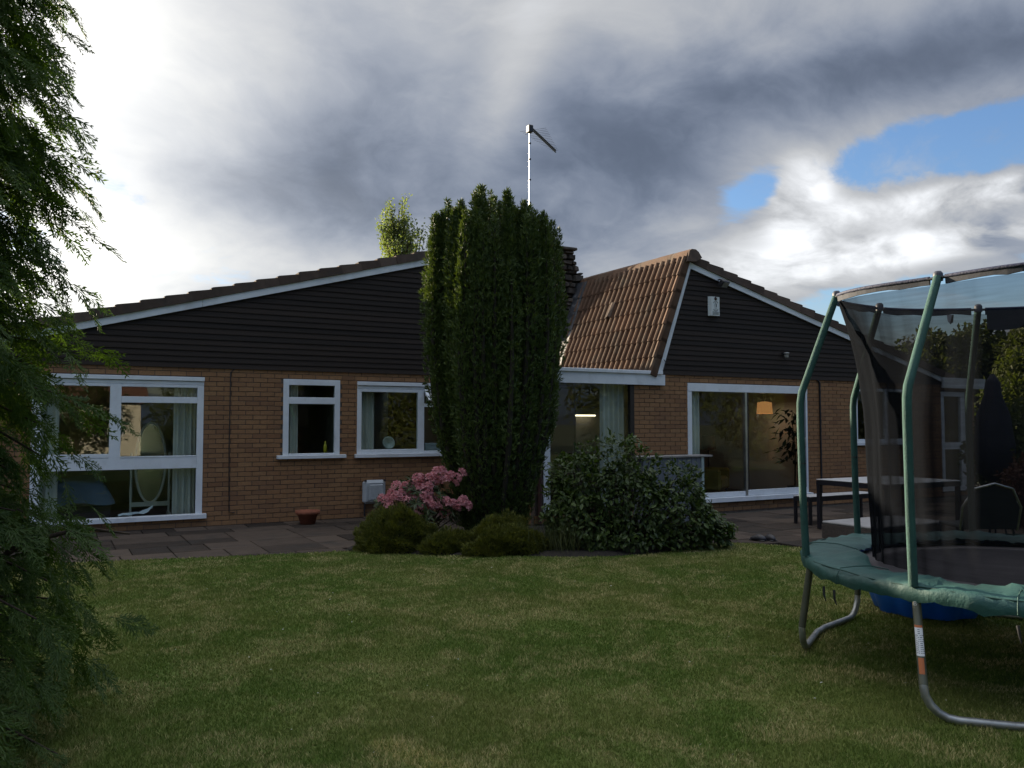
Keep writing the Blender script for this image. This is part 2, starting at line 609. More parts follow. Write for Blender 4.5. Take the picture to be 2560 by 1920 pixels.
g = MB()
g.add([(-9, 8.6, -0.03), (22, 1.5, -0.03), (22, 14.2, -0.03), (-9, 14.2, -0.03)], [(0, 1, 2, 3)])
patio = setp(g.build('patio', M_joint), kind='structure')


def edge_y(x):
    return float(np.interp(x, [q[0] for q in LAWN_EDGE], [q[1] for q in LAWN_EDGE]))


# paving slabs of mixed sizes laid in broken rows; each one its own piece with its own tilt
slab_meshes = {}


def slab(x0, x1, y0, y1):
    w, h = round(x1 - x0, 3), round(y1 - y0, 3)
    if (w, h) not in slab_meshes:
        slab_meshes[(w, h)] = MB().box(-w / 2 + 0.007, w / 2 - 0.007, -h / 2 + 0.007, h / 2 - 0.007, -0.04, 0.0, 0.006).mesh('paving_slab')
        slab_meshes[(w, h)].materials.append(M_slab)
    o = link_mesh('paving_slab', slab_meshes[(w, h)], None, patio, ((x0 + x1) / 2, (y0 + y1) / 2, random.uniform(-0.004, 0.003)))
    o.rotation_euler = (random.uniform(-0.006, 0.006), random.uniform(-0.006, 0.006), random.uniform(-0.006, 0.006))


y = 13.62
row = 0
while y > 3.6:
    h = random.choice((0.45, 0.45, 0.6))
    x = -2.4 + random.choice((0, 0.15, 0.3, 0.45))
    while x < 16:
        w = random.choice((0.45, 0.6, 0.6, 0.75, 0.9))
        cx, cy = x + w / 2, y - h / 2
        inside = cy > edge_y(cx) - 0.12 and (cx < 6.5 or cy < YR - 0.03 - h / 2 + 0.02 or cx < 6.55)
        bed = 3.6 < cx < 7.0 and cy < 10.9 and not (cx > 6.6 and cy > 9.6)
        if inside and not bed and not (cx > 6.4 and cy > YR - 0.2) and not (cx > 12.2 and cy < 6.5):
            slab(x, x + w, y - h, y)
        x += w
    y -= h
    row += 1

BED = [(3.33, 10.35), (3.38, 10.0), (3.62, 9.68), (3.92, 9.34), (4.42, 8.98), (5.0, 8.60), (5.5, 8.27), (6.0, 8.07), (6.5, 8.0), (7.06, 8.07), (7.5, 8.24), (7.75, 8.45), (7.4, 9.1),
       (6.9, 9.9), (6.6, 10.9), (5.6, 11.25), (4.4, 11.0), (3.7, 10.8)]
bm = bmesh.new()
ring = [bm.verts.new((x, y, 0.004)) for x, y in BED]
ring2 = [bm.verts.new((5.3 + (x - 5.3) * 0.86, 9.7 + (y - 9.7) * 0.86, 0.05)) for x, y in BED]
for i in range(len(BED)):
    bm.faces.new((ring[i], ring[(i + 1) % len(BED)], ring2[(i + 1) % len(BED)], ring2[i]))
bm.faces.new(ring2)
bmesh.ops.triangulate(bm, faces=bm.faces[:])
bmesh.ops.recalc_face_normals(bm, faces=bm.faces[:])
me = bpy.data.meshes.new('flower_bed')
bm.to_mesh(me)
bm.free()
setp(link_mesh('flower_bed', me, M_soil), kind='structure')

# ------------------------------------------------------------------ house
house = setp(empty('house', (6.5, 13.0, 0)), 'brown brick bungalow with two shallow tiled gables, dark board cladding and white trim', 'house')
house.location = (0, 0, 0)

OPEN_L = [(-0.25, 2.07, 0.13, 2.31), (3.30, 4.25, 1.03, 2.32), (4.55, 6.40, 1.03, 2.31)]
OPEN_R = [(6.88, 8.69, 0.12, 2.30), (9.87, 12.90, 0.18, 2.31), (14.28, 15.95, 1.15, 2.31), (17.10, 17.95, 0.10, 2.29)]


def wall_core(name, X0, X1, Z0, Z1, Y, th, opens, parent):
    mb = MB()
    xs = sorted({X0, X1, *[o[0] for o in opens if X0 < o[0] < X1], *[o[1] for o in opens if X0 < o[1] < X1]})
    for a, b in zip(xs, xs[1:]):
        c = (a + b) / 2
        spans = [(Z0, Z1)]
        for o in opens:
            if o[0] < c < o[1]:
                spans = [s for s in ((Z0, o[2]), (o[3], Z1)) if s[1] - s[0] > 0.005]
        for z0, z1 in spans:
            mb.box(a, b, Y, Y + th, z0, z1)
    return mb.build(name, M_mortar, parent)


def brick_list(X0, X1, Z1, Y, opens):
    out = []
    k = 0
    while k * 0.075 < Z1 - 0.03:
        z0 = k * 0.075 + 0.005
        z1 = min(z0 + 0.065, Z1)
        free = [(X0, X1)]
        for o in opens:
            if o[2] < z1 - 0.02 and o[3] > z0 + 0.02:
                nf = []
                for a, b in free:
                    if o[0] > a: nf.append((a, min(b, o[0])))
                    if o[1] < b: nf.append((max(a, o[1]), b))
                free = [q for q in nf if q[1] - q[0] > 0.02]
        x = X0 - (0.1125 if k % 2 else 0.0)
        while x < X1:
            for a, b in free:
                s, e = max(x, a), min(x + 0.215, b)
                if e - s > 0.035:
                    out.append((s, e, z0, z1))
            x += 0.225
        k += 1
    return out


def lay_bricks(bricks, Y, parent, n_single):
    """the nearest whole bricks as objects, the others joined"""
    full = [q for q in bricks if q[1] - q[0] > 0.2 and q[3] - q[2] > 0.06 and q[0] > 0.4]
    full.sort(key=lambda q: math.hypot(q[0], Y) + (3.0 if q[2] < 0.1 else 0))
    single = set(full[:n_single])
    me = MB().box(-0.1075, 0.1075, 0, 0.05, -0.0325, 0.0325, 0.003).mesh('brick')
    me.materials.append(M_brick)
    for (a, b, z0, z1) in full[:n_single]:
        o = link_mesh('brick', me, None, parent, ((a + b) / 2 + random.uniform(-.0015, .0015), Y - 0.009 + random.uniform(-0.002, 0.002), (z0 + z1) / 2))
        o.rotation_euler = (0, random.uniform(-0.004, 0.004), 0)
    rest = [q for q in bricks if q not in single]
    V, F, A = [], [], []
    base = np.array([(0, 2, 3, 1), (4, 5, 7, 6), (0, 1, 5, 4), (0, 4, 6, 2), (1, 3, 7, 5)])
    for i, (a, b, z0, z1) in enumerate(rest):
        yy = Y - 0.009 + random.uniform(-0.002, 0.002)
        V += [(x, y_, z) for z in (z0, z1) for y_ in (yy, Y + 0.03) for x in (a, b)]
        F.append(base + 8 * i)
        A += [random.random()] * 8
    o = np_mesh('brickwork', np.array(V), np.concatenate(F), M_brick, parent, rnd=np.array(A))
    setp(o, kind='stuff')


wall_l = wall_core('wall', -1.45, 6.72, -0.05, 2.46, YL, 0.12, OPEN_L, house)
lay_bricks(brick_list(-1.45, 6.72, 2.46, YL, OPEN_L), YL, wall_l, 215)
wall_r = wall_core('wall', 6.72, 18.3, -0.05, 2.46, YR, 0.12, OPEN_R, house)
lay_bricks(brick_list(8.69, 18.3, 2.46, YR, OPEN_R) + brick_list(6.72, 8.69, 0.13, YR, []), YR, wall_r, 80)
mb = MB().box(6.72, 6.84, YR + 0.12, YL - 0.001, -0.05, 2.42).box(-1.45, -1.33, YL + 0.12, 20, -0.05, 2.42).box(18.18, 18.3, YR + 0.12, 20, -0.05, 2.42).box(-1.45, 18.3, 20.0, 20.12, -0.05, 2.42)
mb.build('side_wall', M_brick, house)

# --- horizontal board cladding on both gables, every board one piece
PITCH = 0.0905


def clad(Y, z0, ztop, xl, xr, parent):
    z = z0
    while z < ztop:
        zb, zt = z, min(z + PITCH + 0.006, ztop)
        a0, b0, a1, b1 = xl(zb), xr(zb), xl(zt), xr(zt)
        if b0 - a0 < 0.1:
            break
        if b1 < a1:
            a1 = b1 = (a0 + b0) / 2
        w = random.uniform(-0.0015, 0.0015)
        yb, yt = Y - 0.028 + w, Y - 0.014 + w
        vs_ = [(a0, yb, zb), (b0, yb, zb), (b0, yb, zb + 0.010), (a0, yb, zb + 0.010), (b1, yt, zt), (a1, yt, zt), (a0, Y + 0.02, zb), (b0, Y + 0.02, zb), (b1, Y + 0.02, zt), (a1, Y + 0.02, zt)]
        MB().add(vs_, [(0, 1, 2, 3), (3, 2, 4, 5), (0, 6, 7, 1), (5, 4, 8, 9), (0, 3, 5, 9, 6), (1, 7, 8, 4, 2)]).build('board', M_board, parent)
        z += PITCH


clad_l = MB().prism([(-1.45, 2.47), (6.66, 2.47), (6.0, 4.42), (-1.45, 2.55)], YL + 0.03, YL + 0.10).build('cladding', M_board, house)
clad(YL, 2.455, 4.40, lambda z: max(-1.42, (z - 2.90) / 0.264), lambda z: 6.68 - (z - 2.47) * 0.33, clad_l)
clad_r = MB().prism([(9.36, 2.47), (17.2, 2.47), (9.97, 4.36)], YR + 0.03, YR + 0.10).build('cladding', M_board, house)
clad(YR, 2.445, 4.36, lambda z: 9.30 + (z - 2.47) * 0.333, lambda z: min(17.6, 9.95 + (4.42 - z) / 0.2593), clad_r)

# --- bargeboards
def rake(poly, Y, name='bargeboard'):
    return MB().prism(poly, Y - 0.062, Y - 0.036).build(name, M_white, house)


sl = 0.2667
rake([(-1.5, 2.475), (2.02, 2.475 + 3.52 * sl), (2.02, 2.585 + 3.52 * sl), (-1.5, 2.585)], YL)
rake([(2.026, 2.475 + 3.526 * sl), (6.0, 2.475 + 7.5 * sl), (6.0, 2.585 + 7.5 * sl), (2.026, 2.585 + 3.526 * sl)], YL)
rake([(6.006, 4.475), (6.72, 2.47), (6.80, 2.47), (6.006, 4.60)], YL)
rake([(9.93, 4.36), (9.93, 4.475), (9.885, 4.45), (9.155, 2.505), (9.275, 2.505)], YR)
rake([(9.934, 4.36), (13.6, 4.36 - 3.666 * 0.2593), (13.6, 4.475 - 3.666 * 0.2593), (9.934, 4.475)], YR)
rake([(13.606, 4.36 - 3.672 * 0.2593), (17.35, 4.36 - 7.416 * 0.2593), (17.35, 4.475 - 7.416 * 0.2593), (13.606, 4.475 - 3.672 * 0.2593)], YR)

# --- link with flat roof and deep white fascia between the gables
MB().box(6.76, 9.315, YR - 0.075, YR - 0.045, 2.255, 2.437).build('fascia', M_white, house)
MB().box(6.76, 9.25, YR - 0.105, YR - 0.040, 2.440, 2.500, 0.006).build('fascia_trim', M_white, house)
MB().box(6.76, 9.30, YR - 0.044, YR - 0.002, 2.262, 2.285).build('soffit', M_white, house)
MB().box(6.845, 9.40, YR + 0.0, 20.0, 2.425, 2.452).build('flat_roof', M_flat, house)

# --- roofs
roof_l = MB().add([(-1.55, YL - 0.03, 2.60), (6.0, YL - 0.03, 4.61), (6.0, 20.3, 4.61), (-1.55, 20.3, 2.60)], [(0, 1, 2, 3)]).add(
    [(6.0, YL - 0.03, 4.60), (6.75, YL - 0.03, 2.44), (6.75, 20.3, 2.44), (6.0, 20.3, 4.60)], [(0, 1, 2, 3)]).build('roof', M_tiledark, house)
roof_r = MB().add([(9.92, YR - 0.03, 4.56), (17.45, YR - 0.03, 2.61), (17.45, 20.3, 2.61), (9.92, 20.3, 4.56)], [(0, 1, 2, 3)]).add(
    [(9.19, YR + 0.0, 2.45), (9.92, YR + 0.0, 4.56), (9.92, 20.3, 4.56), (9.19, 20.3, 2.45)], [(0, 1, 2, 3)]).add(
    [(-1.0, 20.2, 2.4), (6.6, 20.2, 2.4), (6.0, 20.2, 4.55)], [(0, 1, 2)]).add([(9.3, 20.2, 2.4), (17, 20.2, 2.4), (9.92, 20.2, 4.5)], [(0, 1, 2)]).build('roof', M_tiledark, house)

vt = MB()
prof = [(0, 0), (0, 0.150), (0.035, 0.156), (0.39, 0.122), (0.395, 0.0)]
vt.prism(prof, -0.085, 0.26)
verge_me = vt.mesh('verge_tile')
verge_me.materials.append(M_tiledark)
ang = math.atan(sl)
n_t = 22
for i in range(n_t):
    s = i * 0.352
    o = link_mesh('verge_tile', verge_me, None, roof_l, (-1.56 + s * math.cos(ang), YL + random.uniform(-0.006, 0.006), 2.572 + s * math.sin(ang) + random.uniform(-0.003, 0.003)))
    o.rotation_euler = (0, -ang + random.uniform(-0.006, 0.006), 0)
ang2 = math.atan(0.2593)
vt = MB().prism([(-a, b) for a, b in prof], -0.085, 0.26)
verge_me2 = vt.mesh('verge_tile')
verge_me2.materials.append(M_tiledark)
for i in range(22):
    s = 0.02 + i * 0.352
    o = link_mesh('verge_tile', verge_me2, None, roof_r, (17.50 - s * math.cos(ang2), YR + random.uniform(-0.006, 0.006), 4.465 - (17.50 - 9.93) * 0.2593 + s * math.sin(ang2) + random.uniform(-0.003, 0.003)))
    o.rotation_euler = (0, ang2 + random.uniform(-0.006, 0.006), 0)

# steep tiled slope that faces the link: double-roll tiles, seven courses
E0, E1 = Vector((9.05, 0, 2.45)), Vector((9.85, 0, 4.60))
S_ = (E1 - E0).normalized()
A_ = Vector((0, -1, 0))
N_ = A_.cross(S_)
SLOPE = Matrix((A_, S_, N_)).transposed()
W_T, L_T, EXPO = 0.318, 0.385, 0.315


def roll_z(x):
    z = 0.0
    for c in (0.085, 0.245):
        d_ = abs(x - c) / 0.052
        if d_ < 1:
            z = max(z, 0.062 * math.sqrt(max(0.0, 1 - d_ * d_)))
    return z


xs = [0.0, 0.027, 0.034, 0.055, 0.085, 0.115, 0.136, 0.143, 0.187, 0.194, 0.215, 0.245, 0.275, 0.296, 0.303, W_T]
tv, tf = [], []
for yy, lift in ((0.0, 0.026), (L_T, 0.002)):
    tv += [(x, yy, roll_z(x) + lift + 0.014) for x in xs]
tv += [(x, 0.0, max(0.0, roll_z(x) - 0.016) + 0.012) for x in xs]
n = len(xs)
for i in range(n - 1):
    tf.append((i, i + 1, n + i + 1, n + i))
    tf.append((2 * n + i, 2 * n + i + 1, i + 1, i))
tile_me = MB().add(tv, tf, False).mesh('roof_tile')
tile_me.materials.append(M_tile)
vg = MB().add([(0, 0, -0.07), (0, 0, 0.075), (0, L_T, 0.05), (0, L_T, -0.07), (-0.10, 0, -0.07), (-0.085, 0, 0.085), (-0.085, L_T, 0.060), (-0.10, L_T, -0.07), (-0.04, 0, 0.095), (-0.04, L_T, 0.07)],
              [(0, 1, 2, 3), (4, 7, 6, 5), (1, 8, 9, 2), (8, 5, 6, 9), (0, 4, 5, 8, 1)])
vg_me = vg.mesh('verge_tile')
vg_me.materials.append(M_tile)
YT0, YT1 = YR - 0.02, 14.70
for r_ in range(7):
    for c_ in range(10):
        yy = YT0 + (c_ + 1) * W_T
        if (r_, c_) == (2, 6) or (r_, c_) == (1, 6) and False:
            pass
        p0 = E0 + S_ * (r_ * EXPO - 0.03)
        o = link_mesh('roof_tile', tile_me, None, roof_r)
        o.matrix_local = Matrix.Translation((p0.x, yy + random.uniform(-0.004, 0.004), p0.z)) @ (SLOPE @ Matrix.Rotation(random.uniform(-0.006, 0.006), 3, 'Z')).to_4x4()
    p0 = E0 + S_ * (r_ * EXPO - 0.035)
    o = link_mesh('verge_tile', vg_me, None, roof_r)
    # local -x is towards +Y, so this piece runs from the gable face inwards
    o.matrix_local = Matrix.Translation((p0.x, YT0 - 0.09, p0.z)) @ SLOPE.to_4x4()
# cloaked vent tile with a raised hood
vm = MB().add([(-0.16, -0.02, 0.02), (0.0, -0.02, 0.02), (-0.16, 0.30, 0.03), (0.0, 0.30, 0.03), (-0.15, -0.02, 0.11), (-0.08, -0.02, 0.14), (-0.01, -0.02, 0.11), (-0.15, 0.30, 0.09), (-0.08, 0.30, 0.11), (-0.01, 0.30, 0.09)],
              [(0, 4, 7, 2), (4, 5, 8, 7), (5, 6, 9, 8), (6, 1, 3, 9), (2, 7, 8, 9, 3)])
o = vm.build('vent_tile', M_tiledark, roof_r)
p0 = E0 + S_ * (4.0 * EXPO)
o.matrix_local = Matrix.Translation((p0.x, 12.98, p0.z)) @ SLOPE.to_4x4()
o = MB().box(-0.28, -0.16, -0.02, 0.28, 0.03, 0.065).build('vent_tile', M_tiledark, roof_r)
p0 = E0 + S_ * (4.0 * EXPO)
o.matrix_local = Matrix.Translation((p0.x, 12.93, p0.z)) @ (SLOPE @ Matrix.Translation((0.25, 0, 0)).to_3x3()).to_4x4()
# ridge tiles
rp = [(-0.165, -0.135), (-0.10, 0.02), (-0.045, 0.062), (0.045, 0.062), (0.11, 0.02), (0.20, -0.07), (0.17, -0.08), (0.09, -0.02), (-0.09, -0.02), (-0.14, -0.14)]
rt = MB().prism(rp, -0.225, 0.218)
ridge_me = rt.mesh('ridge_tile')
ridge_me.materials.append(M_tile)
for i in range(8):
    link_mesh('ridge_tile', ridge_me, None, roof_r, (9.925 + random.uniform(-.004, .004), YR + 0.11 + 0.45 * i, 4.635 + random.uniform(-.004, .004)))
MB().prism([(-0.15, -0.17), (-0.10, 0.02), (-0.045, 0.058), (0.045, 0.058), (0.11, 0.02), (0.19, -0.08), (0.05, -0.16)], YR - 0.16, YR - 0.115).build('ridge_cap', M_tiledark, roof_r, (9.925, 0, 4.635))
ridge_me3 = MB().prism(rp, -0.225, 0.218).mesh('ridge_tile')
ridge_me3.materials.append(M_tiledark)
for i in range(4):
    link_mesh('ridge_tile', ridge_me3, None, roof_l, (6.0, YL + 0.13 + 0.45 * i, 4.66))
# lead flashing at the chimney side of the slope
fl = MB()
for i in range(6):
    fl.add([(-0.12, i * 0.37, 0.095), (0.30, i * 0.37, 0.082), (0.30, i * 0.37 + 0.39, 0.074), (-0.12, i * 0.37 + 0.39, 0.085)], [(0, 1, 2, 3)])
o = fl.build('flashing', M_lead, house)
o.matrix_local = Matrix.Translation((E0.x, 14.62, E0.z)) @ SLOPE.to_4x4()

# chimney of rough stone, narrowing towards the top
chim = MB().box(9.24, 9.66, 14.76, 15.45, 2.4, 5.26).build('chimney', M_mortar, house)
zc = 2.45
random.seed(21)
while zc < 5.24:
    hh = random.uniform(0.06, 0.17)
    z1 = min(zc + hh, 5.27)
    xr_ = float(np.interp((zc + z1) / 2, [2.4, 3.6, 4.55, 4.72, 4.83, 4.95, 5.16, 5.3], [9.45, 9.66, 9.90, 9.92, 9.86, 9.76, 9.71, 9.68]))
    x = 9.17
    while x < xr_ - 0.05:
        w = min(random.uniform(0.14, 0.34), xr_ - x)
        if xr_ - x - w < 0.07:
            w = xr_ - x
        bm = bmesh.new()
        bmesh.ops.create_cube(bm, size=1.0)
        bmesh.ops.bevel(bm, geom=bm.edges[:], offset=0.16, segments=1, affect='EDGES')
        d_ = random.uniform(0.0, 0.05)
        for v in bm.verts:
            v.co = Vector((x + w / 2 + v.co.x * (w - 0.008), 15.07 - d_ + v.co.y * 0.80, (zc + z1) / 2 + v.co.z * (z1 - zc - 0.008))) + Vector([random.uniform(-0.010, 0.010) for _ in range(3)]) * 1.7
        MB().from_bm(bm).build('stone', M_stone, chim)
        x += w
    zc = z1
MB().box(9.10, 9.725, 14.62, 15.55, 5.275, 5.335, 0.015).build('chimney_cap', M_stone, chim)

# --- windows: bars make the frame; every pane its own piece of glass
def window(name, Y, bars, panes, sill=None, frame_mat=None, label=None):
    e = empty(name, parent=house)
    mb = MB()
    for i, (x0, x1, z0, z1, proud) in enumerate(bars):
        mb.box(x0, x1, Y - 0.018 - proud, Y + 0.055 - 0.002 * (i % 3), z0, z1, 0.004)
    mb.build('frame', frame_mat or M_upvc, e)
    for (x0, x1, z0, z1, dy) in panes:
        MB().box(x0 - 0.008, x1 + 0.008, Y + 0.012 + dy, Y + 0.018 + dy, z0 - 0.008, z1 + 0.008).build('pane', M_glass, e)
    if sill:
        x0, x1, z0, z1, out = sill
        MB().add([(x0, Y - out, z0), (x1, Y - out, z0), (x1, Y - out, z1 - 0.012), (x0, Y - out, z1 - 0.012), (x1, Y + 0.02, z1), (x0, Y + 0.02, z1), (x0, Y + 0.02, z0), (x1, Y + 0.02, z0)],
                 [(0, 1, 2, 3), (3, 2, 4, 5), (0, 6, 7, 1), (0, 3, 5, 6), (1, 7, 4, 2)]).build('sill', M_white, e)
    return e


# tall bedroom window
w1 = window('window', YL, [(-0.25, -0.13, 0.20, 2.19, 0), (1.975, 2.07, 0.20, 2.19, 0), (-0.25, 2.07, 2.192, 2.244, 0.004), (-0.25, 2.075, 2.250, 2.312, 0.03),
                      (0.752, 0.905, 0.905, 2.19, 0.002), (-0.13, 0.752, 2.145, 2.19, 0.003), (0.905, 1.975, 2.145, 2.19, 0.003), (-0.13, 0.752, 1.085, 1.142, 0.006), (0.905, 1.975, 1.905, 2.00, 0.006),
                      (-0.13, 1.975, 0.905, 1.083, 0.001), (0.905, 1.975, 1.083, 1.10, 0.008)],
       [(-0.13, 0.752, 1.142, 2.145, 0), (0.905, 1.975, 2.00, 2.145, 0.002), (0.905, 1.975, 1.10, 1.905, 0), (-0.13, 1.975, 0.20, 0.905, 0.003)], (-0.32, 2.13, 0.13, 0.205, 0.075))
# narrow window
window('window', YL, [(3.30, 3.392, 1.075, 2.32, 0), (4.16, 4.25, 1.075, 2.32, 0), (3.392, 4.16, 2.225, 2.32, 0.002), (3.392, 4.16, 1.915, 2.025, 0.006), (3.392, 4.16, 1.075, 1.10, 0.002)],
       [(3.392, 4.16, 2.025, 2.225, 0), (3.392, 4.16, 1.10, 1.915, 0.003)], (3.20, 4.35, 1.018, 1.078, 0.075))
# wide window whose small top light stands open
w3 = window('window', YL, [(4.55, 4.628, 1.075, 2.19, 0), (5.665, 5.785, 1.075, 2.19, 0), (6.33, 6.40, 1.075, 2.19, 0), (4.55, 6.40, 2.192, 2.238, 0.004), (4.545, 6.41, 2.244, 2.308, 0.03),
                      (4.628, 5.665, 2.135, 2.19, 0.003), (4.628, 5.665, 1.075, 1.145, 0.003), (5.785, 6.33, 1.885, 1.945, 0.004), (5.785, 6.33, 1.075, 1.11, 0.002)],
            [(4.628, 5.665, 1.145, 2.135, 0), (5.785, 6.33, 1.11, 1.885, 0.003)], (4.51, 6.46, 1.012, 1.078, 0.075))
sash = MB()
for b_ in ((-0.285, -0.235, 0, -0.24), (0.235, 0.285, 0, -0.24)):
    sash.box(b_[0], b_[1], -0.02, 0.02, b_[3], b_[2])
sash.box(-0.235, 0.235, -0.019, 0.019, -0.045, 0.0).box(-0.235, 0.235, -0.019, 0.019, -0.24, -0.195)
o = sash.build('open_sash', M_upvc, w3, (6.06, YL - 0.045, 2.185))
o.rotation_euler = (R(-38), 0, 0)
o = MB().box(-0.24, 0.24, -0.003, 0.003, -0.20, -0.04).build('pane', M_glass, w3, (6.06, YL - 0.045, 2.185))
o.rotation_euler = (R(-38), 0, 0)
# sliding patio door
pd = window('patio_door', YR, [(9.87, 9.968, 0.262, 2.165, 0), (12.84, 12.90, 0.262, 2.165, 0), (9.87, 12.90, 2.167, 2.312, 0.006), (9.968, 11.24, 0.262, 0.345, 0.0), (11.29, 12.84, 0.262, 0.362, 0.012)],
            [(9.968, 11.27, 0.345, 2.165, 0), (11.33, 12.70, 0.362, 2.165, -0.02)], (9.86, 12.95, 0.175, 0.262, 0.09))
MB().box(11.24, 11.288, YR - 0.03, YR + 0.03, 0.262, 2.163).build('stile', M_aluminium, pd)
MB().box(11.30, 11.332, YR - 0.022, YR + 0.01, 0.363, 2.163).build('stile', M_darkframe, pd)
MB().box(12.70, 12.838, YR - 0.026, YR + 0.02, 0.363, 2.163).build('stile', mat('grey_stile', (0.16, 0.17, 0.20), 0.5), pd)
MB().box(12.74, 12.80, YR - 0.06, YR - 0.028, 1.15, 1.32, 0.008).build('handle', M_aluminium, pd)
# glazed link beside the gable, dark post at its end
lk = window('window', YR, [(6.88, 6.98, 0.14, 2.25, 0.0), (8.60, 8.688, 0.14, 2.25, 0.004), (6.98, 8.60, 0.14, 0.20, 0.0)], [(6.98, 8.60, 0.20, 2.255, 0)], None, M_darkframe)
MB().box(6.86, 6.985, YR - 0.045, YR - 0.02, 0.12, 2.25).build('frame', M_white, lk)
# kitchen window and back door seen through the net
window('window', YR, [(14.28, 14.36, 1.21, 2.31, 0), (15.87, 15.95, 1.21, 2.31, 0), (15.22, 15.31, 1.21, 2.25, 0.003), (14.36, 15.87, 2.252, 2.31, 0.002), (14.36, 15.22, 1.21, 1.27, 0.002), (15.31, 15.87, 1.21, 1.27, 0.002)],
       [(14.36, 15.22, 1.27, 2.252, 0), (15.31, 15.87, 1.27, 2.252, 0)], (14.24, 16.0, 1.148, 1.212, 0.07))
bd = window('back_door', YR, [(17.10, 17.20, 0.10, 2.29, 0), (17.80, 17.95, 0.10, 2.29, 0), (17.20, 17.80, 2.19, 2.29, 0.003), (17.20, 17.80, 1.02, 1.17, 0.003), (17.20, 17.80, 0.10, 0.20, 0.003)],
       [(17.20, 17.80, 1.17, 2.19, 0), (17.20, 17.80, 0.20, 1.02, 0)], None)
MB().box(17.83, 17.86, YR - 0.06, YR - 0.02, 1.03, 1.09).build('handle', M_aluminium, bd)
MB().box(17.05, 18.6, YR - 0.11, YR - 0.07, 2.37, 2.60).build('fascia', M_white, house)
MB().box(17.46, 18.6, YR - 0.066, 20.0, 2.47, 2.56).build('flat_roof', M_flat, house)
# black cables and downpipe on the brick
MB().tube([(2.52, YL - 0.02, 2.455), (2.465, YL - 0.02, 2.40), (2.46, YL - 0.02, 1.2), (2.475, YL - 0.02, 0.20), (2.56, YL - 0.02, 0.19)], 0.0075, 6).build('cable', M_black, house)
MB().tube([(13.18, YR - 0.03, 2.45), (13.24, YR - 0.03, 2.40), (13.25, YR - 0.03, 0.02)], 0.018, 8).build('downpipe', M_black, house)
MB().tube([(6.79, YR - 0.05, 2.25), (6.79, YR - 0.05, 0.02)], 0.032, 8).build('downpipe', mat('red_brown_pipe', (0.05, 0.018, 0.015), 0.6), house)
MB().tube([(9.27, YR - 0.10, 2.70), (9.33, YR - 0.075, 2.66), (9.28, YR - 0.09, 2.56), (9.32, YR - 0.09, 2.51)], 0.007, 6).build('cable', M_black, house)

# rooms behind the glass
def struct(name, mb, m):
    return setp(mb.build(name, m), kind='structure')


struct('room_floor', MB().box(-1.32, 6.71, YL + 0.13, 18.0, -0.04, 0.06), M_carpet)
struct('room_floor', MB().box(6.85, 18.17, YR + 0.13, 18.0, -0.04, 0.07), M_carpet)
struct('room_ceiling', MB().box(-1.32, 6.71, YL + 0.13, 18.0, 2.405, 2.42), M_room)
struct('room_ceiling', MB().box(6.85, 18.17, YR + 0.13, 18.0, 2.405, 2.42), M_room)
struct('room_wall', MB().box(-1.32, 6.71, 17.9, 17.98, 0.06, 2.40), M_room)
struct('room_wall', MB().box(2.62, 2.72, YL + 0.13, 17.89, 0.06, 2.40), M_room)
struct('room_wall', MB().box(4.36, 4.46, YL + 0.13, 17.89, 0.06, 2.40), M_room)
struct('room_wall', MB().box(6.85, 18.17, 16.4, 16.48, 0.07, 2.40), M_room_warm)
struct('room_wall', MB().box(13.95, 14.05, YR + 0.13, 16.39, 0.07, 2.40), M_room_warm)
struct('room_wall', MB().box(9.0, 10.2, 13.62, 13.70, 0.07, 2.40), M_room_warm)

# ------------------------------------------------------------------ things behind the windows
def curtain(x0, x1, z0, z1, Y, label):
    n = 40
    vs_, fs_ = [], []
    for k in range(n + 1):
        t = k / n
        x = x0 + (x1 - x0) * t
        dy = 0.03 * math.sin(t * (x1 - x0) * 62 + x0) + 0.012 * math.sin(t * 23)
        vs_ += [(x, Y + dy, z0), (x, Y + dy * 0.8, z1), (x, Y + dy + 0.006, z0), (x, Y + dy * 0.8 + 0.006, z1)]
    for k in range(n):
        a = k * 4
        fs_ += [(a, a + 4, a + 5, a + 1), (a + 2, a + 3, a + 7, a + 6)]
    o = MB().add(vs_, fs_, True).build('curtain', M_curtain)
    return setp(o, label, 'curtain')


curtain(1.66, 1.98, 0.16, 2.30, YL + 0.17, 'pale green curtain hanging beside the oval mirror in the tall bedroom window')
curtain(-0.22, 0.10, 0.16, 2.30, YL + 0.17, 'pale green curtain beside the blue bed, half behind the conifer')
curtain(3.34, 3.58, 1.06, 2.32, YL + 0.17, 'pale narrow curtain in the narrow window with the yellow bottle')
curtain(4.58, 4.92, 1.06, 2.30, YL + 0.17, 'pale curtain in the wide window whose top light stands open')
curtain(8.12, 8.58, 0.1, 2.28, YR + 0.17, 'blue green curtain in the dark framed glazing under the white fascia')
curtain(9.95, 10.30, 0.1, 2.28, YR + 0.17, 'blue green curtain at the edge of the sliding patio door')
curtain(14.34, 14.52, 1.2, 2.30, YR + 0.17, 'thin pale curtain in the kitchen window behind the trampoline net')

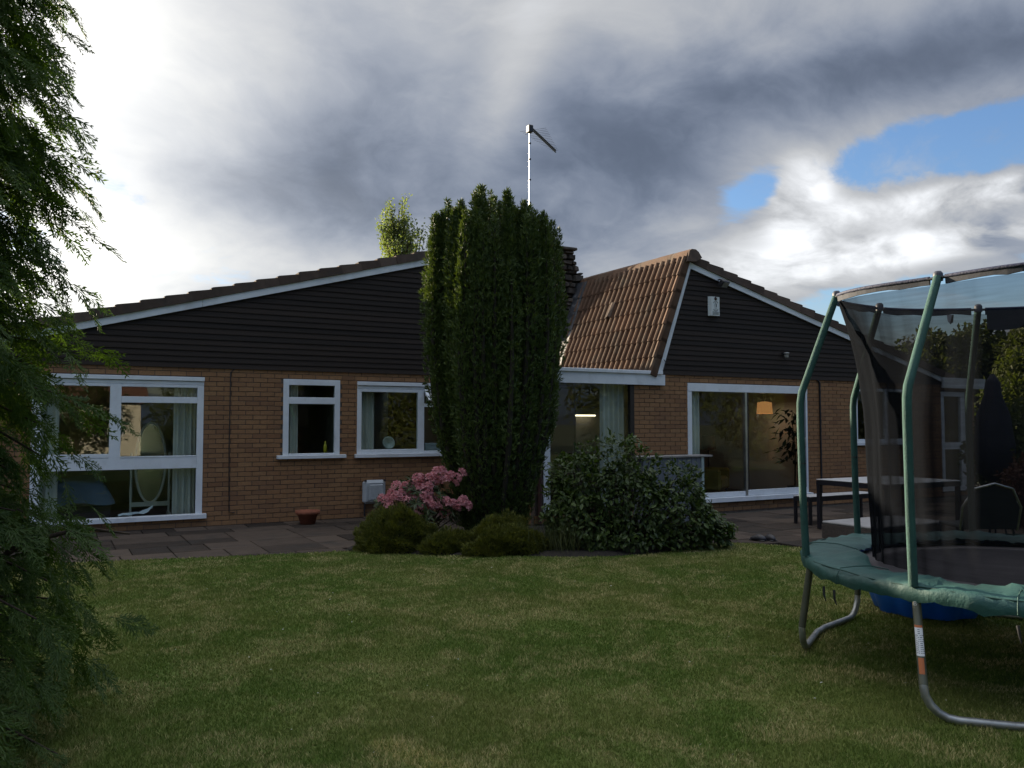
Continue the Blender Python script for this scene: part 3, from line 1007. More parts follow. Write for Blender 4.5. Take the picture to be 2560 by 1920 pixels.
cm = setp(empty('cheval_mirror', (1.42, 14.62, 0.06)), 'white oval cheval mirror on turned posts behind the tall bedroom window', 'mirror')
M_cream = mat('cream_paint', (0.55, 0.56, 0.50), 0.5, 0.06)
M_mirror = mat('mirror_glass', (0.16, 0.18, 0.17), 0.15, 0.02, metal=0.8)
fr, mi = MB(), MB()
pts = [(0.225 * math.cos(a), 0.0, 0.90 + 0.645 * math.sin(a)) for a in [2 * math.pi * k / 40 for k in range(41)]]
fr.tube(pts, 0.022, 6, caps=False).build('frame', M_cream, cm)
mi.add([(x * 0.98, 0.012, 0.90 + (z - 0.90) * 0.98) for x, y_, z in pts[:-1]], [tuple(range(40))]).build('glass', M_mirror, cm)
for sx in (-1, 1):
    MB().lathe([(0.014, 0.0), (0.022, 0.1), (0.016, 0.2), (0.024, 0.45), (0.016, 0.6), (0.022, 0.85), (0.014, 1.0), (0.022, 1.04), (0.004, 1.07)], 10, (0.285 * sx, 0, 0)).build('post', M_cream, cm)
    MB().tube([(0.285 * sx, -0.24, 0.0), (0.285 * sx, -0.12, 0.09), (0.285 * sx, 0.12, 0.09), (0.285 * sx, 0.24, 0.0)], 0.018, 6).build('foot', M_cream, cm)
MB().box(-0.28, 0.28, -0.02, 0.02, 0.20, 0.27).build('crossbar', M_cream, cm)

bed = setp(empty('bed', (0.0, 15.4, 0.06)), 'low bed with rumpled blue duvet behind the tall bedroom window', 'bed')
M_duvet = mat('blue_duvet', (0.13, 0.20, 0.30), 0.95, 0.15, 3.0, 0.5, 10)
MB().box(-1.15, 0.85, -0.75, 1.6, 0.0, 0.24).build('bed_base', mat('dark_bed_base', (0.03, 0.03, 0.035), 0.9), bed)
bm = bmesh.new()
bmesh.ops.create_grid(bm, x_segments=24, y_segments=24, size=1.0)
for v in bm.verts:
    ex = max(abs(v.co.x), abs(v.co.y))
    v.co = Vector((-0.15 + v.co.x * 1.06, 0.42 + v.co.y * 1.24, 0.58 - 0.30 * max(0, ex - 0.86) / 0.14 + 0.025 * math.sin(v.co.x * 9 + v.co.y * 3) + 0.02 * math.sin(v.co.y * 13)))
MB().from_bm(bm, True).build('duvet', M_duvet, bed)
MB().box(-1.12, 0.82, -0.73, 1.58, 0.24, 0.46, 0.03).build('mattress', mat('grey_mattress', (0.25, 0.28, 0.29), 0.95), bed)

M_paper = mat('paper', (0.66, 0.70, 0.76), 0.8, 0.05)
bm = bmesh.new()
bmesh.ops.create_grid(bm, x_segments=7, y_segments=4, size=1.0)
random.seed(3)
for v in bm.verts:
    v.co = Vector((v.co.x * 0.24, v.co.y * 0.07, 0.05 + 0.10 * max(0, v.co.x) ** 1.5 + random.uniform(-0.03, 0.03)))
setp(MB().from_bm(bm).build('crumpled_paper', M_paper, None, (1.15, YL + 0.24, 0.165)), 'crumpled white papers on the sill of the tall bedroom window', 'paper')
setp(MB().lathe([(0.0, 0.0), (0.03, 0.0), (0.032, 0.12), (0.022, 0.15), (0.012, 0.17), (0.014, 0.21), (0.0, 0.21)], 12).build('bottle', mat('yellow_plastic', (0.42, 0.36, 0.02), 0.4), None, (4.04, YL + 0.12, 1.085)),
     'yellow plastic bottle on the sill of the narrow window', 'bottle')
o = MB().lathe([(0.0, 0.0), (0.05, 0.0), (0.11, 0.05), (0.115, 0.06), (0.10, 0.052), (0.0, 0.012)], 20).build('plate', mat('grey_china', (0.32, 0.36, 0.33), 0.3), None, (5.22, YL + 0.30, 1.24))
o.rotation_euler = (R(78), 0, 0)
setp(o, 'small round pale plate propped up inside the wide window', 'plate')
setp(MB().box(-0.2, 0.2, -0.09, 0.09, 0, 0.16, 0.01).build('storage_box', mat('blue_grey_box', (0.30, 0.38, 0.42), 0.6), None, (6.08, YL + 0.24, 1.08)), 'pale blue box on the sill of the wide window beside the yew', 'box')
setp(MB().box(4.5, 6.7, YL + 0.14, YL + 0.55, 1.02, 1.075).build('worktop', mat('dark_worktop', (0.05, 0.045, 0.04), 0.5)), 'dark worktop behind the wide window with the open top light', 'worktop')
setp(MB().box(3.0, 4.36, YL + 0.14, YL + 0.45, 1.02, 1.075).build('window_board', mat('dark_window_board', (0.06, 0.05, 0.045), 0.5)), 'dark window board inside the narrow window', 'shelf')

# sitting room
lamp = setp(empty('pendant_lamp', (13.36, 12.9, 1.80)), 'lit orange pendant lamp behind the sliding patio door', 'lamp')
MB().lathe([(0.17, 0.0), (0.15, 0.24), (0.05, 0.26)], 20).build('lamp_shade', glow_mat('lit_lampshade', (0.50, 0.22, 0.075), 0.22), lamp)
MB().lathe([(0.0, 0.05), (0.05, 0.08), (0.055, 0.12), (0.02, 0.19)], 12).build('bulb', glow_mat('lit_bulb', (1.0, 0.55, 0.18), 0.8), lamp)
MB().tube([(0, 0, 0.25), (0, 0, 0.60)], 0.006, 6).build('cord', M_black, lamp)
ld = bpy.data.lights.new('lamp_bulb_light', 'POINT')
ld.energy = 0.9
ld.color = (1.0, 0.76, 0.52)
ld.shadow_soft_size = 0.05
lo_ = bpy.data.objects.new('lamp_bulb_light', ld)
COL.objects.link(lo_)
lo_.parent = lamp
lo_.location = (0, 0, -0.06)

ac = setp(empty('armchair', (12.1, 13.3, 0.07), R(35)), 'mustard yellow armchair seen through the sliding patio door', 'armchair')
M_mustard = mat('mustard_cloth', (0.22, 0.155, 0.03), 0.95, 0.15, 6.0, 0.3)
MB().box(-0.38, 0.38, -0.36, 0.34, 0.14, 0.42, 0.06).build('seat', M_mustard, ac)
o = MB().box(-0.38, 0.38, 0.0, 0.16, 0.0, 0.62, 0.06).build('backrest', M_mustard, ac, (0, 0.28, 0.28))
o.rotation_euler = (R(-14), 0, 0)
for sx in (-1, 1):
    MB().box(sx * 0.44 - 0.06, sx * 0.44 + 0.06, -0.36, 0.36, 0.14, 0.58, 0.04).build('armrest', M_mustard, ac)
    for sy in (-0.3, 0.3):
        MB().tube([(sx * 0.36, sy, 0.15), (sx * 0.40, sy * 1.1, 0.0)], 0.018, 6).build('leg', M_black, ac)

fl_ = setp(empty('floor_lamp', (12.95, 14.2, 0.07)), 'unlit floor lamp with a square shade behind the armchair', 'lamp')
MB().lathe([(0.0, 0), (0.14, 0), (0.14, 0.02), (0.0, 0.03)], 16).build('base', M_black, fl_)
MB().tube([(0, 0, 0.02), (0, 0, 1.15)], 0.012, 8).build('pole', M_black, fl_)
MB().lathe([(0.16, 0.93), (0.14, 1.25)], 16).build('lamp_shade', mat('brown_shade', (0.10, 0.075, 0.05), 0.9), fl_)

hp = setp(empty('house_plant', (13.25, 12.0, 0.07)), 'tall dark leafy house plant inside the sliding patio door', 'plant')
MB().lathe([(0.0, 0), (0.12, 0), (0.16, 0.26), (0.14, 0.26), (0.0, 0.24)], 16).build('pot', M_black, hp)
MB().tube([(0, 0, 0.2), (0.02, 0, 0.9), (-0.02, 0.02, 1.5)], [0.018, 0.015, 0.008], 6).build('stem', M_bark, hp)
nl = 130
t = rng.uniform(0, 1, nl)
Pp = np.stack([rng.normal(0, .17, nl), rng.normal(0, .17, nl), 0.75 + t * 1.1], 1)
D = np.stack([Pp[:, 0] * 3, Pp[:, 1] * 3, -0.4 + rng.normal(0, .3, nl)], 1) + rng.normal(0, .4, (nl, 3))
V, F = leaf_arrays(Pp, D, np.array([0, 0, 1.0]) + rng.normal(0, .3, (nl, 3)), rng.uniform(.14, .24, nl), rng.uniform(.06, .10, nl))
setp(np_mesh('leaves', V, F, leaf_mat('house_plant_leaf', (0.010, 0.020, 0.008), (0.025, 0.045, 0.015)), hp, np.repeat(rng.random(nl), 4)), kind='stuff')

wc = setp(empty('wall_cabinet', (9.45, 13.44, 1.86)), 'pale wall cabinet behind the dark framed glazing', 'cabinet')
MB().box(-0.45, 0.5, 0.0, 0.16, 0.02, 0.42).build('body', mat('cabinet_front', (0.30, 0.27, 0.22), 0.6), wc)
sl_ = setp(empty('strip_light', (9.14, 13.50, 1.735)), 'lit strip light under the wall cabinet behind the dark framed glazing', 'light')
MB().box(-0.24, 0.24, -0.03, 0.03, 0.03, 0.14).build('housing', M_cream, sl_)
MB().tube([(-0.23, -0.01, 0.012), (0.23, -0.01, 0.012)], 0.016, 8).build('tube', glow_mat('lit_tube', (1.0, 0.86, 0.62), 0.75), sl_)

# ------------------------------------------------------------------ things fixed to the walls
al = setp(empty('alarm_box', (10.465, YR - 0.035, 3.54)), 'white burglar alarm box with a dark round lens on the dark gable boards', 'alarm')
M_alarm = mat('alarm_white', (0.66, 0.70, 0.68), 0.45, 0.05)
MB().add([(-0.115, 0, 0), (0.115, 0, 0), (0.115, -0.055, 0.006), (-0.075, -0.055, 0.006), (-0.115, 0, 0.355), (0.115, 0, 0.355), (0.115, -0.055, 0.35), (-0.075, -0.055, 0.35)],
         [(0, 1, 2, 3), (4, 7, 6, 5), (3, 2, 6, 7), (0, 3, 7, 4), (1, 5, 6, 2)]).build('case', M_alarm, al)
M_print = mat('dark_print', (0.03, 0.045, 0.06), 0.6)
o = MB().lathe([(0.0, 0.012), (0.026, 0.008), (0.034, 0.0)], 20).build('lens', mat('dark_red_lens', (0.03, 0.006, 0.006), 0.2), al, (0.022, -0.056, 0.315))
o.rotation_euler = (R(90), 0, 0)
pr = MB()
yp = -0.0575


def seg_(x0, z0, x1, z1, w):
    d_ = Vector((x1 - x0, z1 - z0)).normalized()
    q = Vector((-d_.y, d_.x)) * w / 2
    pr.add([(x0 + q.x, yp, z0 + q.y), (x0 - q.x, yp, z0 - q.y), (x1 - q.x, yp, z1 - q.y), (x1 + q.x, yp, z1 + q.y)], [(0, 1, 2, 3)])


seg_(0.022, 0.275, 0.022, 0.225, 0.009)
for a0 in range(0, 5):                       # broken upper arc and lower arc of the emblem
    a = R(35 + a0 * 24)
    b = R(35 + a0 * 24 + 16)
    if a0 != 2:
        seg_(0.022 + 0.062 * math.cos(a), 0.205 + 0.06 * math.sin(a), 0.022 + 0.062 * math.cos(b), 0.205 + 0.06 * math.sin(b), 0.015)
    a, b = R(205 + a0 * 28), R(205 + a0 * 28 + 21)
    seg_(0.022 + 0.058 * math.cos(a), 0.145 + 0.055 * math.sin(a), 0.022 + 0.058 * math.cos(b), 0.145 + 0.055 * math.sin(b), 0.014)
seg_(0.038, 0.225, 0.034, 0.165, 0.020)
seg_(0.008, 0.228, 0.000, 0.180, 0.010)
seg_(0.000, 0.180, 0.006, 0.110, 0.006)
seg_(0.030, 0.165, 0.030, 0.105, 0.007)
for r_ in range(3):                           # three lines of tiny illegible print
    x = -0.055
    while x < 0.095:
        w = random.uniform(0.012, 0.03)
        seg_(x, 0.070 - r_ * 0.021, min(x + w, 0.10), 0.070 - r_ * 0.021, 0.012)
        x += w + 0.007
pr.build('print', M_print, al)

fd = setp(empty('floodlight', (10.58, YR - 0.04, 4.19)), 'small black floodlight under the gable verge above the alarm box', 'floodlight')
MB().tube([(0, 0.03, 0.02), (0, -0.08, 0.02), (0, -0.11, -0.02)], 0.014, 6).build('bracket', M_black, fd)
o = MB().box(-0.10, 0.10, -0.045, 0.045, -0.07, 0.06, 0.012).build('head', M_black, fd, (0.02, -0.15, -0.06))
o.rotation_euler = (R(38), 0, R(12))
o = MB().box(-0.08, 0.08, -0.052, -0.046, -0.055, 0.045).build('glass', mat('floodlight_glass', (0.20, 0.19, 0.17), 0.25), fd, (0.02, -0.15, -0.06))
o.rotation_euler = (R(38), 0, R(12))

sn = setp(empty('security_camera', (12.24, YR - 0.035, 2.87)), 'small grey dome sensor on the dark boards above the patio door', 'sensor')
MB().box(-0.03, 0.03, -0.03, 0.03, 0.03, 0.08).build('bracket', M_black, sn)
MB().lathe([(0.0, -0.03), (0.03, -0.025), (0.042, 0.0), (0.042, 0.05), (0.05, 0.052), (0.05, 0.075), (0.0, 0.085)], 14, (0.015, -0.07, 0.0)).build('housing', mat('grey_plastic', (0.34, 0.34, 0.32), 0.4), sn)

mt = setp(empty('meter_box', (4.84, YL - 0.01, 0.23)), 'rounded grey plastic meter box on the brick wall beside the pink rhododendron', 'meter box')
M_meter = mat('meter_grey', (0.42, 0.45, 0.47), 0.5, 0.1, 6.0, dirt=(0.2, 0.2, 0.19, 0.5))
MB().box(-0.20, 0.20, -0.12, 0.005, 0.0, 0.40, 0.045).build('case', M_meter, mt)
MB().box(-0.125, 0.155, -0.155, -0.115, 0.045, 0.345, 0.03).build('lid', M_meter, mt)
for sx in (-0.17, 0.17):
    MB().box(sx - 0.018, sx + 0.018, -0.126, -0.10, 0.378, 0.405).build('hinge', M_black, mt)
MB().tube([(-0.16, -0.05, 0.02), (-0.16, -0.05, -0.21)], 0.016, 6).build('pipe', M_black, mt)

pt = setp(empty('flower_pot', (3.60, 13.18, 0.0)), 'wide low terracotta pot standing empty against the brick wall', 'pot')
MB().lathe([(0.0, 0.0), (0.115, 0.0), (0.155, 0.15), (0.185, 0.152), (0.195, 0.21), (0.172, 0.21), (0.16, 0.165), (0.0, 0.16)], 28).build('body', M_terracotta, pt)
MB().lathe([(0.0, 0.168), (0.16, 0.166)], 20).build('compost', M_soil, pt)

# TV aerial
ae = setp(empty('television_aerial', (8.92, 15.3, 4.75)), 'tall shiny aerial mast with a long dark log antenna above the yew', 'aerial')
MB().tube([(0, 0, 0), (0.01, 0, 1.6), (0.02, 0, 3.26)], 0.019, 10).build('mast', M_mast, ae)
bd_ = Vector((10.23 - 8.94, 16.35 - 15.3, 0)).normalized()
bs = Vector((0.03, -0.06, 3.25))
for i, (zz) in enumerate((0.0, -0.045)):
    o = MB().tube([bs + Vector((0, 0, zz)) - bd_ * 0.04, bs + Vector((0, 0, zz)) + bd_ * 1.62], 0.017, 6).build('boom', mat('dark_boom', (0.05, 0.055, 0.06), 0.5, metal=0.3) if i == 0 else MATS['dark_boom'], ae)
sd = Vector((-bd_.y, bd_.x, 0))
for k in range(15):
    s = 0.10 + k * 0.105
    hl = 0.30 - k * 0.016
    MB().tube([bs + bd_ * s - sd * hl + Vector((0, 0, -0.02)), bs + bd_ * s + sd * hl + Vector((0, 0, -0.02))], 0.0032, 4, caps=False).build('element', M_black, ae)
MB().box(-0.05, 0.06, -0.09, 0.04, 3.14, 3.30, 0.01).build('clamp', M_black, ae)
for zz in (2.9, 2.55, 2.1, 1.6):
    MB().tube([(0.02, 0, zz), (0.021, 0, zz + 0.03)], 0.028, 8).build('cable_tie', M_black, ae)
MB().tube([(0.01, 0.0, 0.15), (0.26, 0.0, 0.15)], 0.015, 6).build('bracket', M_aluminium, ae)
MB().tube([(0.01, 0.0, 0.40), (0.26, 0.0, 0.40)], 0.015, 6).build('bracket', M_aluminium, ae)

# ------------------------------------------------------------------ trampoline
TX, TY, TR, TH = 5.71, 3.13, 1.45, 0.665
tp = setp(empty('trampoline', (TX, TY, 0)), 'round garden trampoline with green padding, foam poles and dark safety net', 'trampoline')
ANG = [184.6, 141.0, 87.0, 47.0, 2.0, 316.0, 270.0, 226.0]
M_foam = mat('green_foam', (0.017, 0.066, 0.056), 0.85, 0.2, 10.0, 0.5, 90, dirt=(0.038, 0.088, 0.074, 0.35), dirt_scale=7.0)
M_pad = mat('green_pad', (0.016, 0.074, 0.067), 0.6, 0.25, 4.0, 0.9, 9, dirt=(0.04, 0.105, 0.098, 0.6), dirt_scale=4.0)
M_tube = mat('galvanised_tube', (0.36, 0.37, 0.36), 0.45, 0.25, 10.0, metal=0.75, dirt=(0.13, 0.13, 0.10, 0.45), dirt_scale=7.0)
M_legs = mat('olive_leg', (0.075, 0.080, 0.055), 0.5, 0.2, 8.0, metal=0.2)
M_navy = mat('navy_sleeve', (0.012, 0.018, 0.055), 0.7, 0.25, 30.0, 0.5)
M_mesh_band = mat('net_band', (0.030, 0.034, 0.046), 0.8, 0.4, 90.0)
M_mat_ = mat('jump_mat', (0.050, 0.042, 0.046), 0.75, 0.2, 5.0, 0.2, 200)
M_net = net_mat('safety_net', (0.007, 0.008, 0.010), 0.53)


def rad(a, r, z):
    return Vector((r * math.cos(R(a)), r * math.sin(R(a)), z))


# frame ring and mat
MB().tube([rad(k * 7.5, TR - 0.03, TH - 0.03) for k in range(49)], 0.022, 8, caps=False).build('frame', M_tube, tp)
MB().lathe([(0.0, 0.0), (TR - 0.30, 0.0)], 48, (0, 0, TH - 0.035)).build('jump_mat', M_mat_, tp)
MB().lathe([(TR - 0.30, 0.0), (TR - 0.25, 0.012), (TR - 0.25, -0.05)], 48, (0, 0, TH - 0.02)).build('mat_edge', M_black, tp)
# padding: sags between the poles, wrinkled, with a skirt that hangs over the frame
nseg = 192
prof = [(TR - 0.335, 0.0), (TR - 0.30, 0.022), (TR - 0.20, 0.030), (TR - 0.10, 0.032), (TR - 0.005, 0.029), (TR + 0.020, 0.018), (TR + 0.030, -0.005), (TR + 0.030, -0.035), (TR + 0.020, -0.060)]
vs_, fs_ = [], []
random.seed(11)
ph = [random.uniform(0, 6.28) for _ in range(12)]
for i, (r_, z_) in enumerate(prof):
    for k in range(nseg):
        a = 2 * math.pi * k / nseg
        wr = 0.0035 * math.sin(31 * a + ph[i]) + 0.0035 * math.sin(17 * a + ph[1] + i * 0.6) + 0.004 * math.sin(57 * a + ph[i] * 2)
        wr += 0.0035 * math.sin(97 * a + ph[5] + i * 1.3) + 0.003 * math.sin(143 * a - i * 0.9)
        sag = 0.007 * math.sin(8 * a + 1.0) + 0.004 * math.sin(5 * a + ph[3])
        inner = (0.035 * max(0, math.sin(5 * a + 2.2)) + 0.016 * math.sin(11 * a + ph[2])) if i < 2 else 0
        low = -0.012 * max(0, math.sin(23 * a + ph[4])) if i == 8 else 0
        vs_.append(((r_ - inner * (1 if i == 0 else 0.6) + wr * 0.7) * math.cos(a), (r_ - inner + wr * 0.7) * math.sin(a), TH + z_ + wr + sag * (1 if i < 7 else 0.4) + inner * 0.5 + low))
for i in range(len(prof) - 1):
    for k in range(nseg):
        k2 = (k + 1) % nseg
        fs_.append((i * nseg + k, i * nseg + k2, (i + 1) * nseg + k2, (i + 1) * nseg + k))
pad_o = MB().add(vs_, fs_, True).build('safety_pad', M_pad, tp)
M_seam = mat('pad_seam', (0.014, 0.06, 0.052), 0.7)
MB().tube([rad(k * 3.75, TR + 0.016 + 0.003 * math.sin(k * 2.1), TH + 0.021 + 0.004 * math.sin(k * 0.9)) for k in range(97)], 0.0045, 5, caps=False).build('seam', M_seam, pad_o)
for q in (163, 205, 118, 66, 248, 292, 24, 338):
    MB().tube([rad(q, TR - 0.33, TH + 0.012), rad(q, TR - 0.2, TH + 0.040), rad(q, TR - 0.1, TH + 0.042), rad(q, TR + 0.01, TH + 0.034), rad(q, TR + 0.036, TH - 0.01), rad(q, TR + 0.036, TH - 0.05)], 0.0035, 4, caps=False).build('seam', M_seam, pad_o)
TOPR, TOPZ = 1.13, 2.50
TOPA = [(179.5, 0.98), (137.0, 1.22), (96.0, 1.08), (50.0, 0.97), (5.0, 1.06), (316.0, 1.12), (270.0, 1.12), (226.0, 1.10)]


def topr(a):
    """radius of the top ring at bearing a"""
    q = sorted(TOPA)
    xs_ = [q[-1][0] - 360] + [v[0] for v in q] + [q[0][0] + 360]
    ys_ = [q[-1][1]] + [v[1] for v in q] + [q[0][1]]
    a %= 360
    i_ = int(np.searchsorted(xs_, a)) if a > xs_[0] else 1
    i_ = min(max(i_, 1), len(xs_) - 1)
    t_ = (a - xs_[i_ - 1]) / (xs_[i_] - xs_[i_ - 1])
    t_ = t_ * t_ * (3 - 2 * t_)
    return ys_[i_ - 1] * (1 - t_) + ys_[i_] * t_


for i, a in enumerate(ANG):
    path = [rad(a, TR + 0.015, TH + 0.02), rad(a, TR + 0.030, 1.10), rad(a, TR + 0.038, 1.62), rad(a, TR + 0.037, 1.74)] + [rad(a, TR + 0.034, 1.79).lerp(rad(TOPA[i][0], TOPA[i][1], TOPZ), q) for q in (0.03, 0.10, 0.18, 0.6, 1.0)]
    pole = MB().tube(path, 0.0255, 12).build('pole', M_foam, tp)
    MB().tube([rad(a, TR + 0.031, 1.318), rad(a, TR + 0.031, 1.326)], 0.0262, 12).build('foam_joint', M_black, pole)
    MB().lathe([(0.029, -0.03), (0.029, 0.015), (0.018, 0.03), (0.0, 0.033)], 12, tuple(rad(TOPA[i][0], TOPA[i][1], TOPZ))).build('end_cap', mat('cap_grey', (0.03, 0.036, 0.055), 0.5) if i == 0 else MATS['cap_grey'], pole)
# legs in W pairs; the leg next to the lawn splays outwards a little
NEAR_FOOT = Vector((4.10 - TX, 2.86 - TY, 0.20))
for (ia, ib) in ((1, 2), (0, 7), (3, 4), (5, 6)):
    a, b = ANG[ia], ANG[ib]
    if abs(a - b) > 180: b += 360 if b < a else -360
    A0, B0 = rad(a, TR - 0.01, TH - 0.05), rad(b, TR - 0.01, TH - 0.05)
    A1, B1 = rad(a, TR + (0.03, 0.05)[ia == 1], 0.20), rad(b, TR + 0.03, 0.20)
    if ia == 0:
        A1 = NEAR_FOOT
    ab = Vector((B1.x - A1.x, B1.y - A1.y, 0)).normalized()
    mid = rad((a + b) / 2, TR * 0.985, 0.034)
    rb = 0.165
    def bend(c, d_):
        return [c + d_ * (rb * (1 - math.cos(R(q)))) + Vector((0, 0, -rb * math.sin(R(q)))) for q in (0, 18, 36, 54, 72, 90)]
    pa = bend(A1, (mid - A1).to_2d().to_3d().normalized())
    pb = bend(B1, (mid - B1).to_2d().to_3d().normalized())
    MB().tube([A0, A1.lerp(A0, 0.3), A1], 0.0235, 10).build('leg', M_legs, tp)
    MB().tube([B0, B1.lerp(B0, 0.3), B1], 0.0235, 10).build('leg', M_legs, tp)
    MB().tube([A1.lerp(A0, 0.04)] + pa + [pa[-1].lerp(mid, 0.86), mid.lerp(mid * 0.99, 1.0), pb[-1].lerp(mid, 0.86)] + pb[::-1] + [B1.lerp(B0, 0.04)], 0.0225, 10).build('leg_base', M_tube, tp)
# stickers on the near leg
a = ANG[0]
lt, lb = rad(a, TR - 0.01, TH - 0.05), NEAR_FOOT


def sticker(t0, t1, m, name, w=0.7):
    mb = MB()
    vs__ = []
    for t_ in (t0, t1):
        c = lt.lerp(lb, t_)
        for k in range(7):
            aa = R(-146 - 62 * w + 124 * w * k / 6)
            vs__.append(c + Vector((math.cos(aa), math.sin(aa), 0)) * 0.0272)
    mb.add(vs__, [(k, k + 1, k + 8, k + 7) for k in range(6)])
    return mb.build(name, m, tp)


M_stk = mat('sticker_white', (0.58, 0.60, 0.62), 0.5, 0.05)
M_org = mat('sticker_orange', (0.38, 0.10, 0.02), 0.5, 0.1)
sticker(0.305, 0.335, M_org, 'sticker', 0.75)
s1 = sticker(0.335, 0.66, M_stk, 'sticker', 0.75)
sticker(0.68, 0.86, M_org, 'sticker', 0.5)
mb = MB()                                       # fine print on the white label
for k in range(13):
    t_ = 0.36 + k * 0.0225
    c = lt.lerp(lb, t_)
    for j in range(2 if k > 2 else 1):
        aa0 = -146 - 40 + (j * 46 if k > 2 else 28)
        aa1 = aa0 + (random.uniform(26, 42) if k > 2 else 22)
        q = []
        for aa in (aa0, aa1):
            for dz in (-0.0028, 0.0028):
                q.append(c + Vector((math.cos(R(aa)) * 0.0279, math.sin(R(aa)) * 0.0279, dz)))
        mb.add(q, [(0, 2, 3, 1)])
mb.build('print', M_print, tp)
fc = bpy.data.curves.new('letter', 'FONT')
fc.body = 'B'
fc.size = 0.034
fc.align_x = 'CENTER'
ob = bpy.data.objects.new('letter_print', fc)
COL.objects.link(ob)
ob.parent = None
c = lt.lerp(lb, 0.075)
aa = R(-146 - 14)
ob.location = c + Vector((math.cos(aa), math.sin(aa), 0)) * 0.0290
ob.rotation_euler = (R(90), 0, aa + R(90))
bpy.context.view_layer.update()
lm = bpy.data.meshes.new_from_object(ob)
lo, ro = ob.location.copy(), ob.rotation_euler.copy()
bpy.data.objects.remove(ob)
ob = link_mesh('letter_print', lm, M_stk, tp, lo)
ob.rotation_euler = ro
# top ring, sleeves between the poles and the net
ring = [rad(k * 6.0, topr(k * 6.0) + 0.005, TOPZ - 0.012) for k in range(61)]
MB().tube(ring, 0.010, 6, caps=False).build('top_ring', M_black, tp)
for i in range(8):
    a0, a1 = TOPA[i][0], TOPA[(i + 1) % 8][0]
    if a1 > a0: a1 -= 360
    st = [a0 - 3 + (a1 - a0 + 6) * k / 10 for k in range(11)]
    jag = [random.uniform(-0.006, 0.006) for _ in st]
    sv = MB().tube([rad(q, topr(q) + 0.005, TOPZ - 0.008) for q in st], 0.0125, 8).build('top_sleeve', M_navy, tp)
    mb = MB()
    vv = []
    for q, j in zip(st, jag):
        vv += [rad(q, topr(q) + 0.010, TOPZ - 0.015), rad(q, topr(q) + 0.006, TOPZ - 0.050 + j), rad(q, topr(q) - 0.004, TOPZ - 0.015), rad(q, topr(q) - 0.004, TOPZ - 0.050 + j)]
    mb.add(vv, [f_ for k in range(10) for f_ in ((4 * k, 4 * k + 4, 4 * k + 5, 4 * k + 1), (4 * k + 2, 4 * k + 3, 4 * k + 7, 4 * k + 6))])
    mb.build('band', M_mesh_band, sv)
nz, ns = 14, 240
vs_, fs_ = [], []
for i in range(nz + 1):
    t_ = i / nz
    z_ = TOPZ - 0.05 - (TOPZ - 0.05 - TH - 0.0) * t_
    for k in range(ns):
        a = 360 * k / ns
        near = min(abs((a - q[0] + 180) % 360 - 180) for q in TOPA)
        pull = math.cos(min(near, 22.5) / 22.5 * math.pi / 2)
        r_ = (topr(a) - 0.02) * (1 - min(1, t_ * 2.2)) + (TOPR - 0.03) * min(1, t_ * 2.2) + (0.0 - 0.10) * math.sin(min(1, t_ * 3.2) * math.pi / 2) * (1 - 0.35 * pull) + (-0.035) * t_ + 0.02 * math.sin(math.pi * t_) * math.sin(a * 0.3)
        vs_.append(rad(a, r_ + (0.002 + 0.007 * t_) * math.sin(a * 0.72 + t_ * 1.5) + 0.003 * math.sin(a * 1.9 + t_ * 4), z_))
for i in range(nz):
    for k in range(ns):
        k2 = (k + 1) % ns
        fs_.append((i * ns + k, i * ns + k2, (i + 1) * ns + k2, (i + 1) * ns + k))
MB().add(vs_, fs_, True).build('safety_net', M_net, tp)
# rolled dark flap at the top of the far side, tags, elastic ends
mb = MB()
vv = []
for k in range(9):
    q = 43.0 - 40 * k / 8
    drop = 0.17 + 0.012 * math.sin(k * 1.3)
    vv += [rad(q + 4, topr(q + 4) - 0.03, TOPZ - 0.03), rad(q + 4, topr(q + 4) - 0.035, TOPZ - drop)]
mb.add(vv, [(2 * k, 2 * k + 2, 2 * k + 3, 2 * k + 1) for k in range(8)]).build('entrance_flap', M_black, tp)
mb = MB()
mb.add([rad(64, topr(64) - 0.02, TOPZ - 0.05), rad(61, topr(61) - 0.02, TOPZ - 0.05), rad(61.4, topr(61) - 0.02, TOPZ - 0.11), rad(62.6, topr(62) - 0.02, TOPZ - 0.125), rad(63.8, topr(63) - 0.02, TOPZ - 0.10)], [(0, 1, 2, 3, 4)]).build('label_tag', mat('tag_grey', (0.25, 0.25, 0.27), 0.8), tp)
for a in (163, 158.5, 205, 231):
    MB().tube([rad(a, TR + 0.055, TH - 0.10), rad(a + .3, TR + 0.06, TH - 0.15), rad(a + .5, TR + 0.05, TH - 0.19)], [0.009, 0.008, 0.003], 5).build('strap_end', M_black, tp)

# blue scalloped play shell on the grass beyond
M_blue = mat('blue_plastic', (0.015, 0.17, 0.80), 0.35, 0.12, 3.0, spec=0.5)
sh = setp(empty('sand_pit', (6.50, 4.50, 0.012)), 'bright blue scalloped plastic paddling shell on the grass behind the trampoline', 'paddling pool')
sc = lambda a, z: 1.0 + 0.055 * math.cos(9 * a)
MB().lathe([(0.0, 0.025), (0.33, 0.02), (0.36, 0.03), (0.425, 0.19), (0.45, 0.195), (0.452, 0.18), (0.435, 0.165), (0.38, 0.012), (0.34, 0.0), (0.0, 0.0)], 108, mod=sc).build('shell', M_blue, sh)
for a in (200, 330):
    o = MB().lathe([(0.0, 0.0), (0.05, 0.0), (0.055, 0.012), (0.0, 0.02)], 12).build('handle', M_blue, sh, (0.47 * math.cos(R(a)), 0.47 * math.sin(R(a)), 0.178))

# ------------------------------------------------------------------ patio furniture
M_ttop = mat('pale_table_top', (0.50, 0.50, 0.50), 0.35, 0.08, 5.0)
M_frame = mat('table_frame', (0.014, 0.013, 0.018), 0.4, 0.2)


